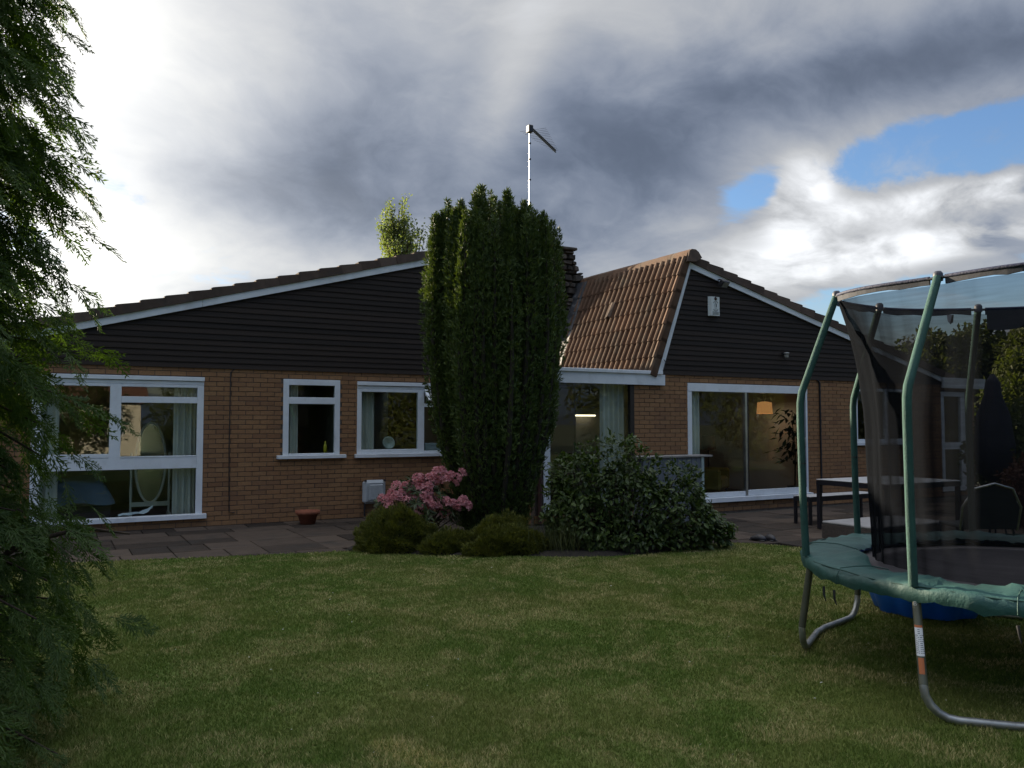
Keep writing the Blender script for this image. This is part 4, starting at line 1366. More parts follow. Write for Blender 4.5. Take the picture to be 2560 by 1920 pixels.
def frame_table(name, x0, x1, y0, y1, h, label, cat, top_t=0.012, w=0.06, slats=0):
    t_ = setp(empty(name, ((x0 + x1) / 2, (y0 + y1) / 2, 0)), label, cat)
    cx, cy = (x0 + x1) / 2, (y0 + y1) / 2
    a, b = (x1 - x0) / 2, (y1 - y0) / 2
    if slats:
        st_ = 2 * b / slats
        for k in range(slats):
            MB().box(-a, a, -b + k * st_ + 0.006, -b + (k + 1) * st_ - 0.006, h - 0.02, h, 0.003).build('slat', M_ttop, t_)
    else:
        MB().box(-a, a, -b, b, h - top_t, h, 0.004).build('top', M_ttop, t_)
    fm = MB().box(-a + 0.001, a - 0.001, -b + 0.001, -b + w, h - 0.085, h - 0.021).box(-a + 0.001, a - 0.001, b - w, b - 0.001, h - 0.085, h - 0.021)
    fm.box(-a + 0.001, -a + w, -b + w, b - w, h - 0.084, h - 0.022).box(a - w, a - 0.001, -b + w, b - w, h - 0.084, h - 0.022)
    fm.build('apron', M_frame, t_)
    for sx in (-1, 1):
        for sy in (-1, 1):
            MB().box(sx * (a - w / 2 - 0.002) - w / 2 + 0.002, sx * (a - w / 2 - 0.002) + w / 2 - 0.002, sy * (b - w / 2 - 0.002) - w / 2 + 0.002, sy * (b - w / 2 - 0.002) + w / 2 - 0.002, 0.001, h - 0.086).build('leg', M_frame, t_)
    return t_


frame_table('garden_table', 10.19, 11.85, 7.58, 8.82, 0.75, 'large pale topped garden table with black metal frame on the patio', 'table')
frame_table('garden_bench', 10.40, 12.0, 9.12, 9.46, 0.45, 'low pale topped bench with black legs between table and patio door', 'bench', w=0.045)
ft = setp(empty('rattan_footstool', (9.42, 7.24, 0), R(0)), 'low brown woven rattan lounger base at the lawn edge of the patio', 'footstool')
M_rattan = mat('brown_rattan', (0.095, 0.075, 0.065), 0.75, 0.45, 90.0, 1.0, 130)
M_cush = mat('grey_cushion', (0.26, 0.25, 0.245), 0.9, 0.12, 8.0, 0.3)
MB().box(-0.50, 0.90, -0.40, 0.40, 0.085, 0.275, 0.01).build('body', M_rattan, ft)
wv = MB()
for k in range(15):                              # woven bands stand proud of the side
    z_ = 0.092 + k * 0.0122
    wv.box(-0.504 + 0.002 * (k % 2), 0.9, -0.404 + 0.002 * (k % 2), -0.39, z_, z_ + 0.009)
    wv.box(-0.504 + 0.002 * (k % 2), -0.49, -0.39, 0.40, z_, z_ + 0.009)
setp(wv.build('weave', M_rattan, ft), kind='stuff')
MB().box(-0.50, 0.90, -0.40, 0.40, 0.277, 0.312, 0.012).build('cushion', M_cush, ft)
for sx in (-0.46, 0.86):
    for sy in (-0.36, 0.36):
        MB().box(sx - 0.02, sx + 0.02, sy - 0.02, sy + 0.02, 0.0, 0.084).build('leg', M_frame, ft)
MB().box(-0.44, 0.84, -0.375, -0.345, 0.0, 0.02).build('rail', M_frame, ft)

st2 = setp(empty('round_side_table', (10.55, 6.35, 0)), 'small round pale side table behind the trampoline net', 'table')
MB().lathe([(0.0, 0.59), (0.30, 0.59), (0.30, 0.605), (0.0, 0.606)], 28).build('top', M_ttop, st2)
for k in range(3):
    a = R(k * 120 + 20)
    MB().tube([(0.12 * math.cos(a), 0.12 * math.sin(a), 0.59), (0.26 * math.cos(a), 0.26 * math.sin(a), 0.0)], 0.012, 6).build('leg', M_frame, st2)

ch = setp(empty('garden_chair', (9.75, 6.05, 0), R(150)), 'garden chair with an arched wire framed back behind the net', 'chair')
M_sling = mat('dark_sling', (0.025, 0.028, 0.030), 0.9, 0.2)
MB().tube([(-0.33, 0.25, 0.35), (-0.34, 0.33, 0.62), (-0.22, 0.38, 0.84), (0, 0.40, 0.90), (0.22, 0.38, 0.84), (0.34, 0.33, 0.62), (0.33, 0.25, 0.35)], 0.014, 6).build('back_frame', M_aluminium, ch)
MB().add([(-0.31, 0.27, 0.36), (0.31, 0.27, 0.36), (0.32, 0.335, 0.62), (0.20, 0.375, 0.82), (0, 0.39, 0.885), (-0.20, 0.375, 0.82), (-0.32, 0.335, 0.62)], [(0, 1, 2, 3, 4, 5, 6)]).build('backrest', M_sling, ch)
MB().box(-0.32, 0.32, -0.28, 0.27, 0.36, 0.40, 0.012).build('seat', M_sling, ch)
for sx in (-1, 1):
    for sy in (-0.25, 0.24):
        MB().tube([(sx * 0.29, sy, 0.37), (sx * 0.32, sy * 1.2, 0.0)], 0.013, 6).build('leg', M_frame, ch)

# outdoor counter in front of the gable
br = setp(empty('garden_counter', (8.6, 10.2, 0)), 'grey boarded outdoor counter with a thin overhanging top before the patio door', 'counter')
M_greyb = mat('grey_boards', (0.115, 0.13, 0.155), 0.7, 0.15, 6.0)
MB().box(-0.68, 0.76, -0.03, 0.30, 1.055, 1.085, 0.004).build('top', mat('stone_top', (0.22, 0.21, 0.20), 0.6), br)
for k in range(12):
    MB().box(-0.62 + k * 0.0965, -0.62 + (k + 1) * 0.0965 - 0.005, 0.0, 0.02, 0.0, 1.054, 0.003).build('board', M_greyb, br)
MB().box(0.545, 0.60, -0.006, 0.26, 0.0, 1.054).build('corner_post', mat('pale_green_trim', (0.30, 0.38, 0.37), 0.6), br)
MB().box(-0.62, -0.58, 0.021, 0.26, 0.0, 1.054).build('side', M_greyb, br)

# pair of dark garden clogs
for i, (dx, dy, rz) in enumerate(((0, 0, 0.25), (0.14, -0.07, -0.15))):
    c_ = setp(empty('garden_clog', (8.47 + dx, 8.33 + dy, 0.0), rz), ('dark garden clog on the paving, the one of the pair nearer the camellia', 'dark garden clog on the paving, the one of the pair nearer the trampoline')[i], 'shoe', 'pair of garden clogs')
    bm = bmesh.new()
    bmesh.ops.create_uvsphere(bm, u_segments=14, v_segments=8, radius=1.0)
    for v in bm.verts:
        v.co = Vector((v.co.x * 0.058 * (1 + 0.15 * v.co.y), v.co.y * 0.125, max(-0.01, v.co.z) * (0.075 if v.co.y < 0.2 else 0.055) + 0.012))
    MB().from_bm(bm, True).build('upper', M_black, c_)
    MB().box(-0.05, 0.05, -0.115, 0.115, 0.0, 0.016, 0.006).build('sole', M_black, c_)

# closed parasol under its cover
ps_ = setp(empty('covered_parasol', (15.1, 9.0, 0)), 'closed parasol under a dark cover at the end of the house', 'parasol')
MB().lathe([(0.0, 0), (0.30, 0), (0.30, 0.06), (0.0, 0.08)], 20).build('base', M_black, ps_)
MB().tube([(0, 0, 0.06), (0, 0, 1.0)], 0.025, 8).build('pole', M_black, ps_)
MB().lathe([(0.10, 0.55), (0.30, 0.7), (0.33, 1.2), (0.27, 1.75), (0.15, 2.1), (0.12, 2.35), (0.03, 2.5), (0.0, 2.5)], 24, mod=lambda a, z: 1 + 0.05 * math.sin(7 * a + z * 3)).build('cover', mat('navy_cover', (0.012, 0.014, 0.024), 0.8), ps_)

# ------------------------------------------------------------------ vegetation
rng = np.random.default_rng(42)
random.seed(42)


def plant(name, loc, label, cat, group=None):
    return setp(empty(name, loc), label, cat, group)


# ---- fastigiate yew: a sheaf of upright plumes
M_yew = leaf_mat('yew_needles', (0.030, 0.058, 0.013), (0.092, 0.132, 0.027), 0.6, 0.16, 4.5, tcol=(1.6, 1.5, 0.5))
yew = plant('yew_tree', (5.42, 10.30, 0.03), 'tall dark columnar yew of upright plumes between the two gables', 'tree')
ax = Vector((math.cos(R(-29.05)), math.sin(R(-29.05)), 0))      # along the width of the sheaf
ay = Vector((math.sin(R(29.05)), math.cos(R(29.05)), 0))
cols = []
for k in range(140):
    while True:
        a_, b_ = random.uniform(-1, 1), random.uniform(-1, 1)
        if a_ * a_ + b_ * b_ < 1 and (a_ * a_ + b_ * b_ > 0.3 or random.random() < 0.4):
            break
    x_ = a_ * 0.96
    # crown outline: left shoulder, tall middle, notch, lower right group
    top = float(np.interp(x_, [-0.93, -0.80, -0.62, -0.52, -0.45, -0.15, 0.15, 0.30, 0.36, 0.44, 0.62, 0.80, 0.93], [4.15, 4.50, 4.64, 4.40, 4.60, 4.80, 4.82, 4.66, 4.42, 4.62, 4.54, 4.46, 4.28]))
    top = (top + 0.10) * (1 - 0.03 * abs(b_)) * random.uniform(0.95, 1.0)
    if b_ < -0.75: top *= random.uniform(0.80, 0.97)
    cols.append((x_, b_ * 0.72, top))
PV, stems = [], MB()
Ps, Ds = [], []
for (x_, b_, top) in cols:
    n_ = int(720 * top / 4)
    t = rng.uniform(0.0, 1.0, n_) ** 0.9
    # plume axis: splays out from the foot, widest at two thirds, then straight up
    sp = np.interp(t, [0, 0.12, 0.35, 0.65, 1.0], [0.40, 0.54, 0.84, 1.0, 0.97])
    cx = x_ * sp + 0.015 * np.sin(t * 17 + x_ * 30)
    cy = b_ * sp + 0.015 * np.cos(t * 13 + b_ * 30)
    cz = 0.10 + t * (top - 0.10)
    rr = 0.095 * np.interp(t, [0, 0.8, 0.93, 1.0], [1.0, 1.0, 0.55, 0.06]) * (0.75 + 0.35 * np.sin(t * 60 + x_ * 50) ** 2)
    th = rng.uniform(0, 2 * np.pi, n_)
    ox, oy = np.cos(th), np.sin(th)
    X = np.array(ax)[None] * (cx + rr * ox)[:, None] + np.array(ay)[None] * (cy + rr * oy)[:, None] + np.array([0, 0, 1.0])[None] * cz[:, None]
    Dd = np.array(ax)[None] * ox[:, None] * 0.55 + np.array(ay)[None] * oy[:, None] * 0.55 + np.array([0, 0, 1.0])[None] * rng.uniform(0.5, 1.1, n_)[:, None]
    Ps.append(X)
    Ds.append(Dd)
    q = [ax * (x_ * s_) + ay * (b_ * s_) + Vector((0, 0, 0.02 + tt * (top - 0.15))) for tt, s_ in ((0, 0.38), (0.12, 0.54), (0.35, 0.84), (0.65, 1.0), (1.0, 0.97))]
    stems.tube(q, [0.03, 0.035, 0.04, 0.03, 0.004], 5, caps=False)
Ps, Ds = np.concatenate(Ps), np.concatenate(Ds)
k = 3
P4 = np.repeat(Ps, k, 0) + rng.normal(0, 0.008, (len(Ps) * k, 3))
D4 = np.repeat(unit(Ds), k, 0) + rng.normal(0, 0.42, (len(Ps) * k, 3))
V, F = leaf_arrays(P4, D4, rnd_unit(len(P4)), rng.uniform(0.04, 0.085, len(P4)), rng.uniform(0.013, 0.024, len(P4)))
setp(np_mesh('crown', V, F, M_yew, yew, np.repeat(np.repeat(rng.random(len(Ps)), k) * 0.8 + rng.random(len(P4)) * 0.2, 4)), kind='stuff')
stems.build('trunk', mat('yew_stems', (0.020, 0.017, 0.010), 0.95, 0.3, 12), yew)

# ---- feathery cypress at the edge of the lawn
M_cyp = leaf_mat('cypress_spray', (0.022, 0.052, 0.010), (0.078, 0.128, 0.022), 0.6, 0.32, 1.4, tcol=(1.4, 1.5, 0.5))


def spray(seed):
    """one flat fern-like spray, unit length along +X, as triangles"""
    r2 = np.random.default_rng(seed)
    P_, D_, L_, W_ = [], [], [], []
    nseg_ = 9
    bend_ = r2.uniform(-0.25, 0.25)
    axis = lambda t: np.array([t, bend_ * t * t, -0.26 * t * t])
    for i in range(nseg_):
        t0, t1 = i / nseg_, (i + 1) / nseg_
        P_.append(axis(t0)); D_.append(axis(t1) - axis(t0)); L_.append(np.linalg.norm(axis(t1) - axis(t0)) * 1.3); W_.append(0.034 * (1 - 0.5 * t0))
        if i < 1: continue
        for sgn in (-1, 1):
            t = t0 + r2.uniform(0, 0.7) / nseg_
            l = (0.46 * (1 - t) ** 0.8 * min(1, 0.5 + t * 2.0) + 0.07) * r2.uniform(0.6, 1.2)
            th = math.radians(r2.uniform(24, 44)) * sgn
            d0 = np.array([math.cos(th), math.sin(th), -0.14 + r2.normal(0, 0.14)])
            b0 = axis(t)
            P_.append(b0); D_.append(d0); L_.append(l * 1.02); W_.append(0.030)
            m_ = max(1, int(l / 0.10))
            for j in range(m_):
                u_ = (j + 0.7) / (m_ + 0.4)
                for s2 in (-1, 1):
                    th2 = th + math.radians(r2.uniform(24, 42)) * s2
                    ll = (0.15 * (1.15 - u_) * min(1, l / 0.2) + 0.05) * r2.uniform(0.7, 1.2)
                    P_.append(b0 + d0 * l * u_)
                    D_.append(np.array([math.cos(th2), math.sin(th2), -0.16 + r2.normal(0, 0.2)]))
                    L_.append(ll); W_.append(0.034)
    P_, D_ = np.array(P_), np.array(D_)
    return leaf_arrays(P_, D_, np.array([0, 0, 1.0]) + r2.normal(0, 0.35, (len(P_), 3)), np.array(L_), np.array(W_))


SPRAYS = [spray(s) for s in range(4)]


def place_sprays(frames, sizes):
    """frames: (n,3,3) columns along/side/up with origins (n,3)"""
    O, Mx = frames
    outV, outF, outR, off = [], [], [], 0
    pick = rng.integers(0, len(SPRAYS), len(O))
    for s in range(len(SPRAYS)):
        idx = np.where(pick == s)[0]
        if not len(idx): continue
        V0, F0 = SPRAYS[s]
        VV = np.einsum('nij,vj->nvi', Mx[idx], V0) * sizes[idx][:, None, None] + O[idx][:, None, :]
        nv = len(V0)
        FF = F0[None] + (np.arange(len(idx)) * nv)[:, None, None]
        outV.append(VV.reshape(-1, 3)); outF.append(FF.reshape(-1, 3) + off)
        tip = np.clip(V0[:, 0], 0, 1)
        outR.append((rng.random(len(idx))[:, None] * 0.55 + tip[None] * 0.42).ravel())
        off += len(idx) * nv
    return np.concatenate(outV), np.concatenate(outF), np.concatenate(outR)


cyp = plant('cypress_tree', (-1.02, 5.08, 0.0), 'large feathery green cypress at the lawn edge before the bedroom window', 'tree')
MB().tube([(0, 0, 0), (0.02, 0, 1.5), (-0.02, 0.02, 4), (0, 0, 6.0)], [0.11, 0.095, 0.06, 0.01], 8).build('trunk', M_bark, cyp)
limbs = MB()
O, MM, SZ = [], [], []
env = lambda z: float(np.interp(z, [0, 0.35, 0.8, 1.25, 2.2, 3.4, 4.6, 5.8, 7.2], [1.05, 1.36, 1.32, 1.18, 1.12, 1.10, 1.05, 0.72, 0.12]))
for b_i in range(745):
    z0 = random.uniform(0.10, 5.4) if b_i > 460 else (random.uniform(0.1, 2.2) if b_i % 3 == 0 else random.uniform(2.2, 4.7))
    th = random.uniform(-2.6, 1.6) if random.random() < 0.8 else random.uniform(0, 2 * math.pi)
    rr = env(z0 + 0.25) * random.uniform(0.72, 1.02)
    if random.random() < 0.10 and z0 < 2.2: rr *= 1.18
    rise = random.uniform(0.05, 0.32) * rr
    droop = random.uniform(0.06, 0.40) * rr
    pts_ = []
    for q in range(7):
        u_ = q / 6
        pts_.append(Vector((math.cos(th) * rr * u_, math.sin(th) * rr * u_, z0 + rise * math.sin(u_ * 2.2) - droop * u_ ** 3)))
    if b_i % 3 == 0 or rr > env(z0 + 0.25) * 1.04:
        limbs.tube(pts_[:6], [0.018, 0.016, 0.013, 0.010, 0.007, 0.004], 4, caps=False)
    for q in range(8):
        u_ = 0.42 + 0.58 * q / 7
        i0 = min(5, int(u_ * 6))
        p_ = pts_[i0].lerp(pts_[i0 + 1], u_ * 6 - i0)
        dv = (pts_[i0 + 1] - pts_[i0]).normalized()
        sgn = 1 if q % 2 else -1
        out = 0 if q == 7 else random.uniform(15, 60) * sgn
        dv = Matrix.Rotation(R(out), 3, 'Z') @ dv
        dv = (dv + Vector((0, 0, random.uniform(-0.5, 0.25)))).normalized()
        up_ = Vector((random.gauss(0, 0.55), random.gauss(0, 0.55), 1)).normalized()
        side = up_.cross(dv).normalized()
        up_ = dv.cross(side)
        O.append(p_); MM.append(np.array((dv, side, up_)).T); SZ.append(random.uniform(0.15, 0.32) * (0.85 if q < 3 else 1))
V, F, RN = place_sprays((np.array(O), np.array(MM)), np.array(SZ))
setp(np_mesh('crown', V, F, M_cyp, cyp, RN), kind='stuff')
limbs.build('branches', M_bark, cyp)
setp(MB().tube([(0.62, 0.2, 0.75), (0.9, 0.15, 0.95), (1.18, 0.1, 1.02), (1.42, 0.05, 0.98)], [0.02, 0.016, 0.012, 0.005], 6).build('branches', M_bark, cyp), None)

# ---- pink rhododendron
rho = plant('rhododendron', (4.20, 10.26, 0.04), 'rhododendron bush with pink flower heads left of the yew', 'shrub')
M_rho = leaf_mat('rhododendron_leaf', (0.020, 0.032, 0.010), (0.055, 0.080, 0.022), 0.45, 0.25)
M_pink = leaf_mat('pink_petal', (0.50, 0.165, 0.20), (0.80, 0.46, 0.47), 0.6, 0.35, 6.0, tcol=(1.0, 0.8, 0.8))
ctr = []
for k in range(115):
    th, ph_ = rng.uniform(0, 2 * np.pi), rng.uniform(0.05, 1.45)
    v_ = Vector((math.cos(th) * math.sin(ph_) * 0.62, math.sin(th) * math.sin(ph_) * 0.45, 0.16 + math.cos(ph_) * 0.66))
    v_ += Vector((0.10 * v_.z, -0.05 * v_.z, 0)) + Vector([random.gauss(0, 0.04) for _ in range(3)])
    ctr.append(v_)
Pl, Dl, Nl = [], [], []
for v_ in ctr:
    out = Vector((v_.x, v_.y, (v_.z - 0.1) * 0.8)).normalized()
    for j in range(9):
        a_ = j * 2.4 + random.random()
        t1 = out.cross(Vector((0, 0, 1))).normalized()
        t2 = out.cross(t1)
        dd = (t1 * math.cos(a_) + t2 * math.sin(a_) + out * random.uniform(-0.1, 0.45))
        Pl.append(v_ + out * random.uniform(-0.05, 0.0)); Dl.append(dd); Nl.append(out)
Pl, Dl, Nl = np.array(Pl), np.array(Dl), np.array(Nl)
V, F = leaf_arrays(Pl, Dl, Nl, rng.uniform(0.08, 0.13, len(Pl)), rng.uniform(0.028, 0.042, len(Pl)), -0.2)
setp(np_mesh('leaves', V, F, M_rho, rho, np.repeat(rng.random(len(Pl)), 4)), kind='stuff')
stm = MB()
for v_ in ctr[::3]:
    stm.tube([(v_.x * 0.1, v_.y * 0.1, 0.0), (v_.x * 0.55, v_.y * 0.55, v_.z * 0.45), tuple(v_)], [0.014, 0.010, 0.004], 5, caps=False)
stm.build('stems', M_bark, rho)
truss_me = []
for s in range(3):
    r2 = np.random.default_rng(90 + s)
    Pq, Dq, Nq = [], [], []
    for j in range(15):
        z_ = 0.15 + 0.85 * r2.random()
        a_ = j * 2.4
        o_ = np.array([math.cos(a_) * math.sqrt(1 - z_ * z_), math.sin(a_) * math.sqrt(1 - z_ * z_), z_])
        c_ = o_ * 0.045
        t1 = unit(np.cross(o_, [0.3, 0.2, 1.0])); t2 = np.cross(o_, t1)
        for p_ in range(5):
            b_ = p_ * 2 * math.pi / 5 + r2.uniform(0, 1)
            Pq.append(c_); Dq.append(t1 * math.cos(b_) + t2 * math.sin(b_) + o_ * 0.75); Nq.append(o_)
    V, F = leaf_arrays(np.array(Pq), np.array(Dq), np.array(Nq), r2.uniform(0.026, 0.036, len(Pq)), r2.uniform(0.018, 0.026, len(Pq)), -0.2)
    o = np_mesh('flower_head', V, F, M_pink, rho, np.repeat(r2.random(len(Pq)), 4))
    truss_me.append(o.data)
    bpy.data.objects.remove(o)
# flower heads crowd the top of the bush and a band below it
spots = []
for k in range(92):
    t = random.random()
    if k < 26:
        v_ = Vector((random.gauss(0.26, 0.13), random.gauss(-0.15, 0.12), random.uniform(0.72, 0.92)))
    elif k < 58:
        x_ = random.uniform(-0.50, 0.12)
        v_ = Vector((x_, random.uniform(-0.36, -0.12), 0.64 + 0.10 * (x_ + 0.4) + random.gauss(0, 0.05)))
    elif k < 78:
        x_ = random.uniform(0.0, 0.66)
        v_ = Vector((x_, random.uniform(-0.42, -0.25), 0.52 - 0.06 * x_ + random.gauss(0, 0.045)))
    else:
        x_ = random.uniform(-0.60, 0.62)
        v_ = Vector((x_, random.uniform(-0.40, -0.22), 0.40 + random.gauss(0, 0.07)))
    spots.append(v_)
for k, v_ in enumerate(spots):
    o = link_mesh('flower_head', truss_me[k % 3], None, rho, v_)
    out = Vector((v_.x, v_.y - 0.1, 0.55))
    o.rotation_euler = out.to_track_quat('Z', 'Y').to_euler()
    o.scale = [random.uniform(0.85, 1.35)] * 3

# ---- heather mounds and rushes at the front of the bed
M_heath = leaf_mat('heather_foliage', (0.042, 0.054, 0.008), (0.150, 0.152, 0.022), 0.7, 0.25, 7.0)


def mound(loc, rx, ry, h, n_, label, lobes):
    e = plant('heather', loc, label, 'shrub')
    th = rng.uniform(0, 2 * np.pi, n_)
    cz = rng.uniform(0.0, 1.0, n_)
    sz = np.sqrt(1 - cz * cz)
    bump_ = 1 + 0.10 * np.sin(th * 2 + cz * 4 + lobes * 2) + 0.12 * np.sin(th * 3 + lobes) + 0.09 * np.sin(th * 7 + cz * 6 + lobes) + 0.06 * np.sin(cz * 19 + th * 5)
    X = np.stack([np.cos(th) * sz * rx * bump_, np.sin(th) * sz * ry * bump_, cz * h * bump_], 1)
    Nn = unit(X / np.array([rx * rx, ry * ry, h * h]))
    Dd = Nn * 0.8 + np.array([0, 0, 0.55]) + rng.normal(0, 0.35, X.shape)
    k_ = 3
    P3 = np.repeat(X * rng.uniform(0.86, 1.0, (n_, 1)), k_, 0)
    V, F = leaf_arrays(P3, np.repeat(Dd, k_, 0) + rng.normal(0, 0.3, P3.shape), rnd_unit(len(P3)), rng.uniform(0.03, 0.075, len(P3)), rng.uniform(0.008, 0.014, len(P3)))
    setp(np_mesh('foliage', V, F, M_heath, e, np.repeat(np.repeat(rng.random(n_), k_), 4)), kind='stuff')
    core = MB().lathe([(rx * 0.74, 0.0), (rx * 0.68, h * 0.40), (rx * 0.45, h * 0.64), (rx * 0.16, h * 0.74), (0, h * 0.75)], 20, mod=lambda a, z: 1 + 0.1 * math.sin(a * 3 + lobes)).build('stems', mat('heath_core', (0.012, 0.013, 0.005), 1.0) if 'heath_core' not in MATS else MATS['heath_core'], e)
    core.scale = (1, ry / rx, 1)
    return e


mound((3.84, 9.84, 0.02), 0.46, 0.34, 0.46, 9000, 'rounded yellow green heather mound at the left end of the bed', 0.3)
mound((4.33, 9.38, 0.02), 0.34, 0.25, 0.22, 3500, 'low spreading heather tuft under the pink rhododendron', 3.3)
mound((4.95, 9.22, 0.02), 0.44, 0.30, 0.37, 7500, 'yellow green heather mound before the foot of the yew', 1.9)
mound((4.92, 8.92, 0.02), 0.52, 0.26, 0.28, 6500, 'low wide heather mound at the lawn edge before the yew', 4.4)
M_rush = leaf_mat('rush_blade', (0.030, 0.040, 0.010), (0.085, 0.095, 0.030), 0.7, 0.3)
ru = plant('ornamental_grass', (5.52, 8.72, 0.02), 'clump of thin upright grass blades between heather and camellia', 'grass')
n_ = 520
Pr = np.stack([rng.normal(0, 0.18, n_), rng.normal(0, 0.14, n_), np.zeros(n_)], 1)
Dr = np.stack([rng.normal(0, 0.28, n_), rng.normal(0, 0.25, n_), np.ones(n_)], 1)
V, F = leaf_arrays(Pr, Dr, rnd_unit(n_), rng.uniform(0.2, 0.52, n_), rng.uniform(0.006, 0.010, n_))
setp(np_mesh('blades', V, F, M_rush, ru, np.repeat(rng.random(n_), 4)), kind='stuff')

# ---- camellia with large glossy leaves
cam_b = plant('camellia', (6.45, 8.75, 0.02), 'wide glossy dark leaved camellia bush in front of the grey counter', 'shrub')
M_camel = leaf_mat('camellia_leaf', (0.018, 0.034, 0.009), (0.072, 0.108, 0.024), 0.42, 0.2, 2.0, spec=0.32)
ex_, ey_ = np.array(ax), np.array(ay)


def camel_top(x_):   # height of the bush along its width
    return np.interp(x_, [-1.15, -0.85, -0.5, -0.15, 0.15, 0.45, 0.75, 1.0, 1.2, 1.36], [0.75, 1.12, 1.22, 1.40, 1.22, 1.10, 1.00, 0.80, 0.52, 0.28])


tw = []
while len(tw) < 1150:
    x_ = random.uniform(-0.98, 1.36)
    tp_ = float(camel_top(x_))
    dpth = 0.62 * math.sqrt(max(0.05, 1 - (x_ / 1.42) ** 2))
    phi = random.uniform(-0.2, math.pi + 0.2) if random.random() < 0.72 else random.uniform(-0.3, 0.9)
    b_ = -math.cos(phi) * dpth
    z_ = 0.18 + max(-0.05, math.sin(phi)) * (tp_ - 0.18) if phi < math.pi else 0.2
    if random.random() < 0.45:            # front face filled from the ground up
        b_ = -dpth * random.uniform(0.75, 1.0)
        z_ = random.uniform(0.12, tp_ * 0.9)
        b_ *= math.sqrt(max(0.1, 1 - (max(0, z_ - 0.3) / max(0.1, tp_ - 0.25)) ** 2 * 0.8))
    if len(tw) % 4 == 0:                  # shaded leaves inside the bush
        b_ *= 0.35
        z_ *= 0.8
    lump = 1 + 0.06 * math.sin(x_ * 9) + 0.05 * math.sin(z_ * 11 + x_ * 4)
    tw.append((x_ * lump, b_ * lump, z_ * lump + random.gauss(0, 0.03)))
tw = np.array(tw)
TWp = ex_[None] * tw[:, :1] + ey_[None] * tw[:, 1:2] + np.array([0, 0, 1.0])[None] * tw[:, 2:3]
outn = unit(ex_[None] * (tw[:, :1] * 0.5) + ey_[None] * tw[:, 1:2] * 1.3 + np.array([0, 0, 1.0])[None] * (tw[:, 2:3] - 0.35))
nl_ = 7
Pl = np.repeat(TWp, nl_, 0) + rng.normal(0, 0.035, (len(TWp) * nl_, 3))
Dl = np.repeat(outn, nl_, 0) * 0.55 + rng.normal(0, 0.6, Pl.shape) + np.array([0, 0, -0.38])
Nl = np.repeat(outn, nl_, 0) * 0.6 + np.array([0, 0, 0.8]) + rng.normal(0, 0.3, Pl.shape)
Ll = rng.uniform(0.060, 0.098, len(Pl))
Wl = Ll * rng.uniform(0.48, 0.58, len(Pl))


def broad_leaf(P_, D_, N_l, L_, W_):
    """oval leaf folded along its midrib: 8 verts, 6 triangles"""
    D_ = unit(D_); S = unit(np.cross(D_, N_l)); N2 = np.cross(S, D_)
    L_, W_ = L_[:, None], W_[:, None]
    row = lambda t, w, h: (P_ + D_ * L_ * t + S * W_ * w + N2 * W_ * h)
    V = np.stack([row(0, 0, 0), row(.30, .42, .12), row(.68, .40, .10), row(1.0, 0, -.12), row(.68, -.40, .10), row(.30, -.42, .12), row(.32, 0, -.02), row(.68, 0, -.04)], 1).reshape(-1, 3)
    f0 = np.array([(0, 1, 6), (1, 2, 7), (1, 7, 6), (2, 3, 7), (0, 6, 5), (6, 7, 4), (6, 4, 5), (7, 3, 4)])
    F = (f0[None] + (np.arange(len(P_)) * 8)[:, None, None]).reshape(-1, 3)
    return V, F


# the leaves that show largest, one by one; the others joined
cam_loc = np.array(cam_b.location)
wp_ = Pl + cam_loc
dist = np.linalg.norm(wp_ - np.array([0, 0, 1.6]), axis=1) - 0.12 * Nl[:, 2] + rng.uniform(0, .25, len(Pl))
order = np.argsort(dist)
single, rest = order[:280], order[280:]
V, F = broad_leaf(Pl[rest], Dl[rest], Nl[rest], Ll[rest], Wl[rest])
setp(np_mesh('leaves', V, F, M_camel, cam_b, np.repeat(rng.random(len(rest)), 8)), kind='stuff')
z1 = np.zeros((1, 3))
V, F = broad_leaf(z1, np.array([[1.0, 0, 0]]), np.array([[0, 0, 1.0]]), np.array([1.0]), np.array([0.53]))
o = np_mesh('leaf', V, F, M_camel, cam_b)
leaf_me = o.data
bpy.data.objects.remove(o)
for i in single:
    d_ = Vector(unit(Dl[i])); s_ = Vector(np.cross(d_, Nl[i])).normalized(); n_v = s_.cross(d_)
    o = link_mesh('leaf', leaf_me, None, cam_b)
    o.matrix_local = Matrix.Translation(Pl[i]) @ (Matrix((d_, -s_, n_v)).transposed() * float(Ll[i])).to_4x4()
stm = MB()
for k in range(0, len(TWp), 6):
    v_ = Vector(TWp[k])
    base = Vector(ex_) * (tw[k, 0] * 0.35) + Vector(ey_) * (tw[k, 1] * 0.1)
    stm.tube([base, base.lerp(v_, 0.5) + Vector((0, 0, 0.06)), v_], [0.016, 0.010, 0.004], 5, caps=False)
stm.build('stems', M_bark, cam_b)

